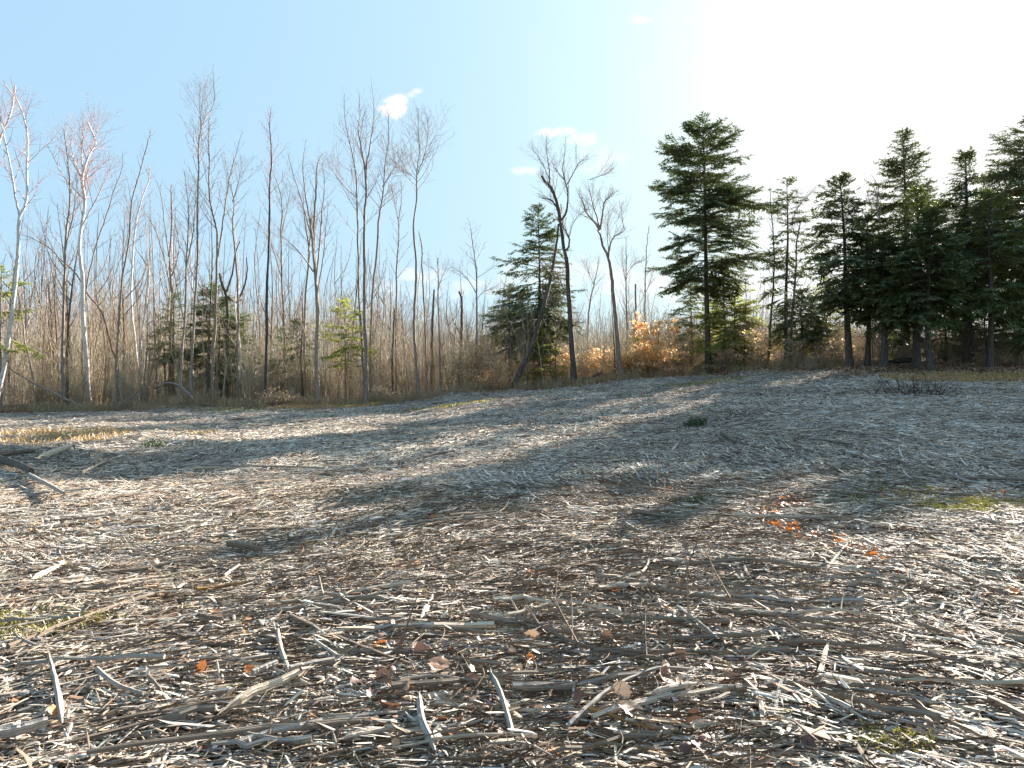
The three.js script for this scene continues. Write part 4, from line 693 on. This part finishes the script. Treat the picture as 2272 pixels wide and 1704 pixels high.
stick('splinter', 'pale blue grey upright splinter near the bottom left corner', sp, z7([205, 545], [242, 680], [268, 835]), 9, M.greyWood, { stand: true, seed: 2, frayed: true, taper: 0.35 });
stick('plank_sliver', 'long cream coloured torn plank sliver left of bottom centre', sp, z7([975, 805], [1090, 735], [1230, 675], [1340, 622]), 13, M.paleWood, { seed: 3, frayed: true, squash: 0.4, taper: 0.8, lift: 0.05 });
stick('wood_block', 'short flat grey slab left of the cream plank sliver', 'wood piece', z7([745, 812], [840, 795], [935, 785]), 9, M.greyWood, { seed: 4, squash: 0.5, taper: 0.95 });
stick(ST, 'long brown barked stick running right from the upright splinter', ST, z7([1255, 370], [1370, 425], [1500, 482], [1640, 540], [1780, 590]), 6, M.brownWood, { seed: 5 });
stick(ST, 'thin straight stick ending left at the upright splinter', ST, z7([1160, 545], [1020, 568], [900, 580], [740, 592], [600, 602]), 4, M.greyWood, { seed: 6 });
stick('wood_block', 'blunt grey stub lying just left of the upright splinter', 'wood piece', z7([1090, 635], [1140, 612], [1195, 588]), 9, M.greyWood, { seed: 7, taper: 0.95 });
stick(ST, 'smooth grey stub lying just right of the upright splinter', ST, z7([1250, 612], [1340, 592], [1445, 572]), 8, M.greyWood, { seed: 8, taper: 0.9 });
stick('splinter', 'grey stake pointing up out of the mulch at the bottom centre', sp, z7([2115, 640], [2165, 740], [2195, 830], [2215, 910]), 11, M.greyWood, { stand: true, seed: 9, taper: 0.7, frayed: true });
stick('shredded_stump', 'frayed silvery tuft of wood left of the bottom centre stake', sp, z7([1810, 750], [1825, 850], [1880, 965]), 13, M.greyWood, { stand: true, seed: 10, frayed: true, taper: 0.8 });
stick(ST, 'dark grey slanting stick in the bottom left quarter', ST, z7([420, 612], [500, 680], [560, 705], [620, 722]), 6.5, M.greyWood, { seed: 11 });
stick('bark_strip', 'curved brown bark strip left of the long brown stick', 'bark', z7([820, 358], [885, 378], [965, 390]), 8, M.brownWood, { seed: 12, squash: 0.4 });
stick('log', 'weathered grey log end in the bottom left corner', 'log', z7([-30, 912], [90, 890], [200, 858]), 13, M.greyWood, { seed: 13, taper: 0.9 });
stick(ST, 'curved pale stick reaching toward the bottom centre stake', ST, z7([1740, 655], [1880, 640], [2000, 655], [2105, 668]), 5.5, M.greyWood, { seed: 14 });
stick('splinter', 'broad pale splinter at the bottom edge left of the frayed tuft', sp, z7([1480, 932], [1600, 905], [1745, 868]), 10, M.paleWood, { seed: 15, frayed: true, squash: 0.5 });
stick(ST, 'grey stick sloping right below the cream plank sliver', ST, z7([940, 852], [1080, 900], [1190, 920], [1300, 934]), 5, M.greyWood, { seed: 16 });
stick('bark_strip', 'curled dark bark strip beside the slanting dark stick', 'bark', z7([640, 640], [685, 690], [712, 742]), 5, M.brownWood, { seed: 17 });
stick('splinter', 'flat tan splinter high in the left foreground', sp, z7([140, 205], [205, 170], [265, 140]), 7, M.paleWood, { seed: 18, frayed: true, squash: 0.5 });
stick('splinter', 'bright tan splinter right of the middle of the left foreground', sp, z7([970, 190], [1000, 165], [1035, 140]), 5, M.paleWood, { seed: 19, squash: 0.5 });
stick(ST, 'tan slender stick lying level in the left foreground', ST, z7([850, 252], [940, 240], [1050, 222]), 5, M.orangeWood, { seed: 20 });
stick('log', 'half buried brown log above the left foreground', 'log', z7([990, 50], [1070, 62], [1140, 75]), 8, M.brownWood, { seed: 21 });
stick(ST, 'long dark branch lying across the right foreground', ST, z8([30, 372], [140, 425], [250, 482], [380, 520], [500, 542], [740, 582]), 5, M.brownWood, { seed: 22, twigs: 4 });
stick(ST, 'pale curved stick arching from the bottom edge right of centre', ST, z8([238, 872], [320, 790], [410, 712], [520, 650], [640, 607], [780, 612]), 6, M.greyWood, { seed: 23 });
stick(ST, 'thick brown branch lying level above the right foreground', ST, z8([590, 242], [700, 268], [800, 282], [930, 298], [1050, 310], [1300, 345]), 6, M.brownWood, { seed: 24, twigs: 3 });
stick('wood_block', 'white grey split block right of bottom centre', 'wood piece', z8([600, 742], [690, 718], [800, 695]), 12, M.paleWood, { seed: 25, squash: 0.55, taper: 0.85, frayed: true, lift: 0.05 });
stick(ST, 'orange tan stick in the leaves right of the bottom centre', ST, z8([335, 790], [430, 818], [480, 840], [620, 882]), 6, M.orangeWood, { seed: 26 });
stick('log', 'grey brown log piece by the bottom centre leaves', 'log', z8([50, 703], [150, 706], [275, 700]), 10, M.brownWood, { seed: 27, taper: 0.85 });
stick(ST, 'slim grey stick curving right of the white grey split block', ST, z8([830, 680], [950, 692], [1060, 690], [1185, 652]), 5, M.greyWood, { seed: 28 });
stick('log', 'grey half split log sloping right in the right foreground', 'log', z8([1160, 702], [1250, 716], [1350, 742], [1475, 800]), 9, M.greyWood, { seed: 29 });
stick('splinter', 'upright pale splinter near the bottom right of centre', sp, z8([1068, 748], [1078, 800], [1088, 865]), 7.5, M.paleWood, { stand: true, seed: 30, frayed: true, taper: 0.8 });
stick('splinter', 'frayed pale splinter leaning in the right foreground', sp, z8([1362, 525], [1345, 580], [1322, 645]), 8, M.paleWood, { stand: true, seed: 31, frayed: true, taper: 0.8 });
stick('splinter', 'broad grey shingle like splinter in the upper right foreground', sp, z8([1450, 242], [1520, 208], [1610, 170]), 7, M.greyWood, { seed: 32, frayed: true, squash: 0.45 });
stick(ST, 'long slim stick running to the lower right corner', ST, z8([1700, 745], [1850, 830], [1960, 880], [2080, 940]), 4.5, M.brownWood, { seed: 33 });
stick('log', 'dark brown log at the right edge of the foreground', 'log', z8([2060, 750], [2140, 790], [2240, 842]), 9, M.brownWood, { seed: 34, taper: 0.9 });
stick(ST, 'brown stub slanting right of the orange leaves', ST, z8([1150, 390], [1210, 430], [1275, 472]), 6, M.brownWood, { seed: 35 });
stick(ST, 'dark half buried stick in the right foreground', ST, z8([1740, 402], [1840, 438], [1945, 482]), 5, M.brownWood, { seed: 36 });
stick(ST, 'forked grey stick above the white grey split block', ST, z8([715, 330], [780, 380], [840, 430], [885, 472]), 5, M.greyWood, { seed: 37, twigs: 2 });
stick('splinter', 'pink white forked splinter standing in the right middle ground', sp, z8([1470, 40], [1415, 90], [1352, 158]), 4.5, M.paleWood, { stand: true, seed: 38, frayed: true });
stick('splinter', 'curled pale splinter in the middle of the right foreground top', sp, z8([480, 192], [540, 185], [575, 160], [592, 120]), 5, M.paleWood, { seed: 39, frayed: true });
stick('log', 'dark log of the brush pile at the left edge', 'log', z5([-20, 360], [60, 382], [135, 418]), 10, M.darkWood, { seed: 40, taper: 0.9, lift: 0.06 });
stick('log', 'grey pole sloping right out of the left edge brush pile', 'log', z5([125, 435], [200, 478], [275, 522]), 7, M.greyWood, { seed: 41, lift: 0.12 });
stick('log', 'upper dark log of the brush pile at the left edge', 'log', z5([-10, 345], [70, 336], [150, 328]), 9, M.darkWood, { seed: 42, lift: 0.1 });
stick('log', 'bleached slab lying on the left edge brush pile', 'log', z5([160, 362], [240, 330], [335, 298]), 8, M.paleWood, { seed: 43, frayed: true, squash: 0.5, lift: 0.12 });
stick(ST, 'fan of tan twigs right of the left edge brush pile', ST, z5([355, 415], [430, 378], [525, 338]), 2.2, M.paleWood, { seed: 44, twigs: 6, lift: 0.12 });
stick(ST, 'long shaded pole lying level left of centre in the field', ST, z5([870, 372], [1050, 378], [1230, 380], [1400, 386]), 3, M.greyWood, { seed: 45 });
stick(ST, 'brown shaded pole in the shadow band at the centre', ST, z5([1830, 338], [1900, 322], [1965, 312]), 3.5, M.brownWood, { seed: 46 });
stick(ST, 'long tan grey pole along the lower edge of the left shadow', ST, z5([380, 690], [560, 655], [720, 640], [860, 622]), 4, M.greyWood, { seed: 47 });
stick('log', 'dark log in the shade edge above the left foreground', 'log', z5([980, 730], [1060, 738], [1140, 755]), 6, M.brownWood, { seed: 48 });
stick('log', 'dark hollow stump piece in the shade right of centre', 'log', z6([905, 345], [935, 365], [965, 385]), 7, M.darkWood, { seed: 49, lift: 0.1 });
stick('splinter', 'white splinter on the shaded slope right of centre', sp, z6([690, 408], [705, 392], [720, 372]), 3, M.paleWood, { seed: 50, frayed: true });
stick(ST, 'dark branch lying at the shadow edge right of centre', ST, z6([540, 570], [620, 578], [700, 590], [780, 600]), 3.5, M.brownWood, { seed: 51, twigs: 3 });
stick(ST, 'brown half hidden branch below the shadow edge on the right', ST, z6([520, 680], [650, 700], [780, 715]), 5, M.brownWood, { seed: 52 });
stick('log', 'stubby dark log end left of the orange leaf clump', 'log', z6([490, 750], [520, 770], [552, 785]), 7, M.brownWood, { seed: 53, lift: 0.06 });
// wood edge
{
  const lay = (name, label, p, r0, r1, bark, D0, D1, category = 'log') => { const a = at(p[0][0], p[0][1], D0), pts = curve(p.map(([x, y], i) => at(x, y, D0 + (D1 - D0) * i / (p.length - 1))), 10), mb = new MB(a); mb.tube(pts, trunkRad(10, r0, r1, 1), 7, { cap: true }); const o = new THREE.Mesh(mb.geo(), bark); o.position.copy(a); tag(o, label, category); return top(o, name); };
  lay('fallen_log', 'dark fallen log rising right between the storm damaged and wishbone trees', z3([440, 1500], [540, 1462], [620, 1440], [695, 1408]), 0.13, 0.07, M.darkBark, 36, 36.6);
  lay('fallen_log', 'fallen log with pale cut end lying in the far left corner of the wood', z1([-20, 1612], [60, 1605], [130, 1600]), 0.13, 0.12, M.darkBark, 34, 34.4);
  lay('bent_branch', 'pale arched dead branch bending down at the edge of the left wood', z1([718, 1503], [770, 1492], [820, 1502], [870, 1545], [932, 1618]), 0.035, 0.05, M.tanBark, 34.5, 34, 'branch');
  lay('fallen_pole', 'thin straight pole leaning down right across the far left stems', z1([20, 1410], [150, 1490], [260, 1545], [400, 1612]), 0.035, 0.05, M.tanBark, 33.8, 34.2, 'branch');
  lay('fallen_branch', 'crooked dead branch at the edge left of the pale arched one', z1([540, 1600], [640, 1540], [690, 1535]), 0.03, 0.02, M.tanBark, 34.6, 35, 'branch');
  const root = (label, px, py, D, w, h, seed) => { const r = RNG(seed), a = at(px, py, D), g = onGround(a.x, a.z), geo = new THREE.IcosahedronGeometry(1, 4), p = geo.attributes.position; for (let i = 0; i < p.count; i++) { const v = V().fromBufferAttribute(p, i), f = 1 + 0.5 * fbm(v.x * 2 + seed, v.y * 2, v.z * 2, 4); p.setXYZ(i, v.x * w * f, v.y * h * f, v.z * w * 0.6 * f); } geo.computeVertexNormals(); const o = new THREE.Mesh(geo, mat([0.05, 0.038, 0.03], { roughness: 0.95 })); o.position.copy(g); tag(o, label, 'root mound'); return top(o, 'root_mound'); };
  root('dark upturned root mound under the left group behind the crooked dead branch', 135, 407, 36, 0.8, 0.3, 3);
  root('dark root mound at the foot of the forked maple in the far left', 48, 408, 35.5, 0.7, 0.28, 5);
  root('black soil mound under the right hand hemlocks', 905, 362, 29.5, 0.7, 0.3, 8);
}
{ // dead brush clump in the field at right
  const r = RNG(515), g = pick(...z6([1740, 155])[0]), mb = new MB(g);
  for (let k = 0; k < 90; k++) { const b = g.clone().add(V(r.g() * 1.1, 0, r.g() * 0.4)); b.y = ground(b.x, b.z); limbTwig(mb, b, V(r.g(), r.r(0.3, 1), r.g()).normalize(), r.r(0.25, 0.7), 0.009, r, 0, 1, 3, 1, 0.006); }
  const o = new THREE.Mesh(mb.geo(), M.redBark); o.position.copy(g); tag(o, 'low clump of dark dead brush on the shaded slope at right', 'brush'); top(o, 'brush_clump');
}
{ // more sticks over the field, dry upright stems
  const r = RNG(6006), mats = [M.greyWood, M.brownWood, M.paleWood, M.brownWood];
  for (let k = 0; k < 170; k++) {
    const px = r.r(0, 1024), py = 425 + 330 * Math.pow(r(), 1.6), q = pick(px, py), L = r.r(0.35, 1.3), a = -sweep(q.x, q.z) + r.g() * 0.55 + (r() < 0.5 ? 0 : Math.PI), pts = [V(q.x, 0, q.z), V(q.x + Math.cos(a) * L * 0.5 + r.g() * 0.06, 0, q.z + Math.sin(a) * L * 0.5 + r.g() * 0.06), V(q.x + Math.cos(a) * L, 0, q.z + Math.sin(a) * L)];
    if (!pts.every((p) => inField(p.x, p.z))) continue;
    pts.forEach((p) => { p.y = ground(p.x, p.z) + 0.05 + r() * 0.03; });
    const mb = new MB(pts[1]), R = r.r(0.008, 0.024), cp = curve(pts, 7); for (let i = 1; i < 7; i++) { cp[i].y += r.g() * 0.01; cp[i].x += r.g() * 0.015; cp[i].z += r.g() * 0.015; }
    mb.tube(cp, cp.map((_, i) => R * (1 - i / 14) * r.r(0.85, 1.1)), 6, { cap: true }); if (r() < 0.4) limbTwig(mb, cp[4], V(r.g(), 0.2, r.g()).normalize(), L * 0.3, R * 0.5, r, 0, 0, 4, 1, 0.004);
    const o = new THREE.Mesh(mb.geo(false), r.pick(mats)); o.position.copy(pts[1]); tag(o, 'bare stick lying loose among the chips of the field', 'stick', 'loose sticks over the field'); top(o, ST);
  }
  for (const [px, py, hpx, l] of [[852, 514, 21, 'tall dry weed stalk at the shadow edge in the right field'], [657, 488, 26, 'thin dry stalk in the shadow right of centre'], [664, 500, 24, 'second thin dry stalk close to the first right of centre'], [27, 652, 24, 'brown dry stalk beside the mossy tuft at left'], [103, 424, 12, 'short dry stalk near the wood edge at left'], [150, 575, 12, 'dry stalk in the left foreground'], [448, 622, 20, 'dry dark stalk in the middle foreground'], [240, 455, 8, 'small dry stalk at the left field']]) {
    const g = pick(px, py), Ht = hpx / F * -g.z, mb = new MB(g), r2 = RNG(px);
    mb.tube(curve([g.clone().add(V(0, -0.03, 0)), g.clone().add(V(r2.g() * 0.03, Ht * 0.5, 0)), g.clone().add(V(r2.g() * 0.06, Ht, 0))], 5), [0.007, 0.006, 0.005, 0.004, 0.003, 0.002], 5); for (let i = 0; i < 4; i++) limbTwig(mb, g.clone().add(V(0, Ht * r2.r(0.4, 0.95), 0)), V(r2.g(), 0.6, r2.g()).normalize(), Ht * 0.18, 0.003, r2, 0.2, 0, 3, 1, 0.002);
    const o = new THREE.Mesh(mb.geo(), M.brush); o.position.copy(g); tag(o, l, 'stalk'); top(o, 'dry_stalk');
  }
}

// ---------------------------------------------------------------- fallen leaves
function leafGeo(seed) {
  const r = RNG(seed), mb = new MB(), n = 9, cup = r.r(-0.6, 0.9), curl = r.r(-0.9, 0.9), lob = r.r(0.1, 0.35), rows = [];
  for (let k = 0; k <= n; k++) { const t = k / n, w = 0.36 * Math.pow(Math.sin(Math.PI * Math.pow(t, 0.8)), 0.8) * (1 + lob * Math.sin(t * 22 + seed)) + 0.004, row = []; for (let s = -2; s <= 2; s++) { const q = s / 2; row.push(mb.vert(t - 0.5, cup * q * q * w * 0.9 + curl * (t - 0.5) ** 2 * 0.8 + 0.05 * r.g(), q * w * (1 + 0.06 * r.g()), 0, 1, 0, t, q)); } rows.push(row); }
  for (let k = 0; k < n; k++) for (let s = 0; s < 4; s++) { const a = rows[k][s], b = rows[k][s + 1], c = rows[k + 1][s], d = rows[k + 1][s + 1]; mb.i.push(a, b, c, b, d, c); }
  mb.tube([V(-0.5, 0, 0), V(-0.68, 0.03, 0.02)], [0.012, 0.008], 4);
  const g = mb.geo(false); g.computeVertexNormals(); return g;
}
const leafGeos = Array.from({ length: 8 }, (_, k) => leafGeo(k + 21));
{
  const r = RNG(909), mats = { o: [M.leafOrange, 'orange'], b: [M.leafBrown, 'brown'], t: [M.leafTan, 'tan'], d: [M.leafDark, 'dark brown'] };
  const lay = (px, py, w, k, label, group) => { const q = pick(px, py), s = w / F * -q.z, o = new THREE.Mesh(r.pick(leafGeos), mats[k][0]); o.position.copy(q); o.position.y += 0.055 + s * 0.16; o.rotation.set(r.g() * 0.7 + 0.35, r() * 6.28, r.g() * 0.7, 'YXZ'); o.scale.setScalar(s); tag(o, label, 'leaf', group); top(o, 'fallen_leaf'); };
  for (const [p, w, k, l] of [
    [z7([1745, 690])[0], 24, 't', 'large curled tan leaf standing by the bottom centre'], [z7([1690, 778])[0], 26, 'b', 'big brown leaf lying below the large curled tan one'], [z7([1600, 832])[0], 16, 'b', 'round curled brown leaf left of the frayed tuft'], [z7([985, 720])[0], 24, 't', 'curled pale brown leaf beside the cream plank sliver'], [z7([950, 668])[0], 14, 'b', 'small brown leaf above the cream plank sliver'], [z7([872, 602])[0], 19, 'o', 'yellow orange leaf left of the upright splinter'], [z7([1078, 610])[0], 14, 'o', 'rusty leaf next to the blunt grey stub'], [z7([925, 347])[0], 10, 'o', 'vivid orange leaf in the left foreground'], [z7([1640, 492])[0], 16, 'o', 'ochre leaf beside the long brown barked stick'], [z7([1540, 435])[0], 20, 'b', 'brown leaf in the curve of the long brown barked stick'], [z7([1895, 605])[0], 30, 'b', 'broad brown leaf above the curved pale stick'], [z7([2030, 702])[0], 14, 't', 'tan leaf just left of the bottom centre stake'], [z7([1660, 645])[0], 20, 'b', 'brown folded leaf left of the broad brown leaf'], [z7([1700, 410])[0], 16, 'd', 'dark leaf past the end of the brown leaf curve'],
    [z7([670, 128])[0], 13, 't', 'pale leaf high in the left foreground'], [z7([500, 165])[0], 9, 'o', 'small ochre leaf high in the left foreground'],
    [z8([672, 327])[0], 11, 'o', 'bright orange leaf in the middle right foreground'], [z8([1115, 336])[0], 10, 'o', 'bright orange leaf under the thick brown branch'], [z8([1210, 332])[0], 9, 'd', 'dark red leaf at the end of the thick brown branch'], [z8([450, 238])[0], 15, 'o', 'orange brown leaf at the start of the thick brown branch'], [z8([515, 240])[0], 13, 'd', 'dark leaf right beside the orange brown leaf'], [z8([1680, 166])[0], 14, 'o', 'flat orange leaf in the upper right foreground'], [z8([1855, 210])[0], 9, 'o', 'orange leaf in the dark hollow at right'], [z8([2165, 265])[0], 13, 'o', 'orange leaf near the right edge'], [z8([2050, 270])[0], 8, 'o', 'small red orange leaf left of the right edge leaf'], [z8([2050, 602])[0], 12, 'b', 'rust leaf in the right foreground'], [z8([1805, 845])[0], 15, 'b', 'rust brown leaf near the bottom right'], [z8([80, 560])[0], 12, 'o', 'orange leaf right above the bottom centre'], [z8([300, 582])[0], 15, 'b', 'brown leaf right of the orange one above bottom centre'], [z8([915, 652])[0], 18, 't', 'yellow tan leaf right of the white grey split block'], [z8([660, 640])[0], 20, 'b', 'ochre leaf cluster piece above the split block'], [z8([720, 670])[0], 16, 't', 'tan leaf touching the split block top'], [z8([290, 745])[0], 20, 'd', 'dark leaf beside the orange tan stick'], [z8([790, 830])[0], 24, 'b', 'upright brown leaf below the split block'], [z8([700, 850])[0], 16, 't', 'pale orange leaf below the split block'], [z8([480, 720])[0], 24, 't', 'dull tan leaf left of the split block'], [z8([510, 800])[0], 30, 't', 'large pinkish tan leaf above the orange tan stick end'], [z8([180, 965])[0], 14, 'o', 'orange leaf at the bottom edge right of centre'], [z8([60, 930])[0], 18, 't', 'tan leaf at the bottom edge near centre'], [z8([840, 715])[0], 12, 't', 'curled white tan leaf right end of the split block'], [z8([1300, 770])[0], 10, 'o', 'orange leaf above the half split log'], [z8([240, 185])[0], 11, 'b', 'reddish curled leaf at the top of the right foreground']])
    lay(p[0], p[1], w, k, l);
  // orange clump and red band in the right middle ground
  for (let k = 0; k < 36; k++) { const p = z6([1090 + 210 * r(), 600 + 52 * r()])[0]; lay(p[0], p[1], r.r(3, 6), r() < 0.6 ? 'o' : 'b', 'orange brown leaf in the bright leaf clump right of centre', 'leaves of the orange clump'); }
  for (let k = 0; k < 84; k++) { const t = r(), p = z6([1040 + 560 * t + 60 * r.g(), 690 + 180 * t + 40 * r.g()])[0]; lay(p[0], p[1], r.r(4.5, 9.5), r.pick(['o', 'b', 'd', 'o']), 'rusty leaf in the leaf strewn band of the right field', 'leaves of the right field band'); }
  for (let k = 0; k < 84; k++) { const p = [r.r(330, 740), r.r(640, 768)]; lay(p[0], p[1], r.r(9, 18), r.pick(['b', 't', 'd', 'b', 't']), 'crumpled brown or tan leaf in the bottom centre mulch', 'leaves in the bottom centre mulch'); }
  for (let k = 0; k < 50; k++) { const d = 3 + 12 * r(), x = r.r(-0.7, 0.7) * d, q = at(512 + x / d * F, 500, d); lay(512 + x / d * F, HY + EYE / d * F, 0.08 / d * F, r.pick(['b', 'd', 't', 'b', 'o']), 'single dead leaf lying among the chips of the field', 'dead leaves over the field'); }
}
{ // litter on the woodland floor
  const r = RNG(2121), geos = [];
  for (let k = 0; k < 4; k++) { const mb = new MB(), rr = RNG(k + 70); for (let c = 0; c < 170; c++) { mb.col = rr.pick([[0.3, 0.17, 0.09], [0.42, 0.26, 0.14], [0.22, 0.12, 0.07], [0.5, 0.33, 0.2]]); leafy(mb, V(rr.g() * 0.8, rr.r(0.01, 0.06), rr.g() * 0.8), rr, rr.r(0.06, 0.11)); } geos.push(mb.geo(false)); }
  const list = [];
  for (let k = 0; k < 1900; k++) { const px = r.r(-60, 1090), D = edgeD(px) - 0.8 + 14 * Math.pow(r(), 1.6) - (px > 760 && r() < 0.55 ? r.r(0, 7.5) * (px - 700) / 320 : 0), x = (px - 512) / F * D; list.push([k % 4, patchM(x, -D, 0.01, r() * 6.28, r.r(0.7, 1.2))]); }
  scatter('leaf_litter', 'brown dead leaf litter covering the woodland floor and field edge', geos, M.litter, list);
}
// ---------------------------------------------------------------- moss and grass
function tuft(label, px, py, rx, ry, n, m, { h = 0.07, name = 'moss_patch', category = 'moss', seed = 1 } = {}) {
  const r = RNG(seed * 41 + 1), g = pick(px, py), mb = new MB(g);
  for (let k = 0; k < n; k++) {
    const a = r() * 6.28, q = Math.sqrt(r()), x = g.x + Math.cos(a) * q * rx * (1 + 0.4 * noise(Math.cos(a) * 2, Math.sin(a) * 2, seed)), z = g.z + Math.sin(a) * q * ry, y = ground(x, z) + 0.015, hh = h * r.r(0.4, 1.3), az = r() * 6.28, w = 0.004 + h * 0.03, ln = hh * r.r(0.2, 0.9);
    const v0 = mb.vert(x - Math.sin(az) * w, y, z + Math.cos(az) * w), v1 = mb.vert(x + Math.sin(az) * w, y, z - Math.cos(az) * w), v2 = mb.vert(x + Math.cos(az) * ln * 0.4, y + hh * 0.7, z + Math.sin(az) * ln * 0.4), v3 = mb.vert(x + Math.cos(az) * ln, y + hh, z + Math.sin(az) * ln);
    mb.i.push(v0, v1, v2, v1, v3, v2);
  }
  const gg = mb.geo(false); gg.computeVertexNormals();
  const o = new THREE.Mesh(gg, m); o.position.copy(g); tag(o, label, category); return top(o, name);
}
tuft('mossy green tuft at the left edge of the foreground', 30, 628, 0.5, 0.28, 620, M.moss, { seed: 1, h: 0.06 });
tuft('bright mossy streak in the right field near the edge', 985, 510, 0.75, 0.35, 2300, M.moss, { seed: 2, h: 0.06 });
tuft('faint mossy streak left of the bright one in the right field', 915, 498, 0.8, 0.4, 420, M.moss, { seed: 3, h: 0.06 });
tuft('small dark green tuft on the shaded slope right of centre', 695, 427, 0.24, 0.16, 260, M.grass, { seed: 4, h: 0.15, name: 'grass_tuft', category: 'grass' });
tuft('small green tuft at the shadow edge right of centre', 690, 506, 0.2, 0.12, 110, M.grass, { seed: 5, h: 0.09, name: 'grass_tuft', category: 'grass' });
tuft('mossy mound at the wood edge below the lone wide armed tree', 448, 408, 1.8, 0.8, 800, M.moss, { seed: 6, h: 0.12 });
tuft('mossy ground at the wood edge below the forked trees', 240, 411, 1.8, 0.8, 700, M.moss, { seed: 7, h: 0.12 });
tuft('green tuft in the sunlit chips of the left field', 155, 447, 0.3, 0.25, 160, M.grass, { seed: 8, h: 0.1, name: 'grass_tuft', category: 'grass' });
tuft('golden dry grass patch at the left edge of the field', 28, 438, 3.4, 2.2, 1300, M.dryGrass, { seed: 9, h: 0.16, name: 'dry_grass_patch', category: 'grass' });
tuft('golden dry grass streak in the sunlit left field', 130, 436, 2.6, 1.2, 600, M.dryGrass, { seed: 10, h: 0.12, name: 'dry_grass_patch', category: 'grass' });
tuft('mossy dark patch on the slope below the great hemlock', 705, 384, 2.2, 0.9, 900, M.moss, { seed: 11, h: 0.1 });
tuft('gold lit grass on the slope under the right edge trees', 985, 380, 3.2, 1.4, 2600, M.dryGrass, { seed: 12, h: 0.14, name: 'dry_grass_patch', category: 'grass' });
tuft('mossy clump at the bottom right of the foreground', 890, 748, 0.2, 0.1, 260, M.moss, { seed: 13, h: 0.04 });
tuft('dry grass by the wood edge under the tall trio', 330, 408, 2.6, 0.8, 1600, M.dryGrass, { seed: 14, h: 0.14, name: 'dry_grass_patch', category: 'grass' });

scene.traverse((o) => { if (o.isMesh) o.castShadow = o.receiveShadow = true; });
let tris = 0; scene.traverse((o) => { if (o.isMesh && !o.isInstancedMesh) tris += (o.geometry.index ?? o.geometry.attributes.position).count / 3; }); console.log('triangles', tris, 'top-level', scene.children.length);
renderer.render(scene, camera);
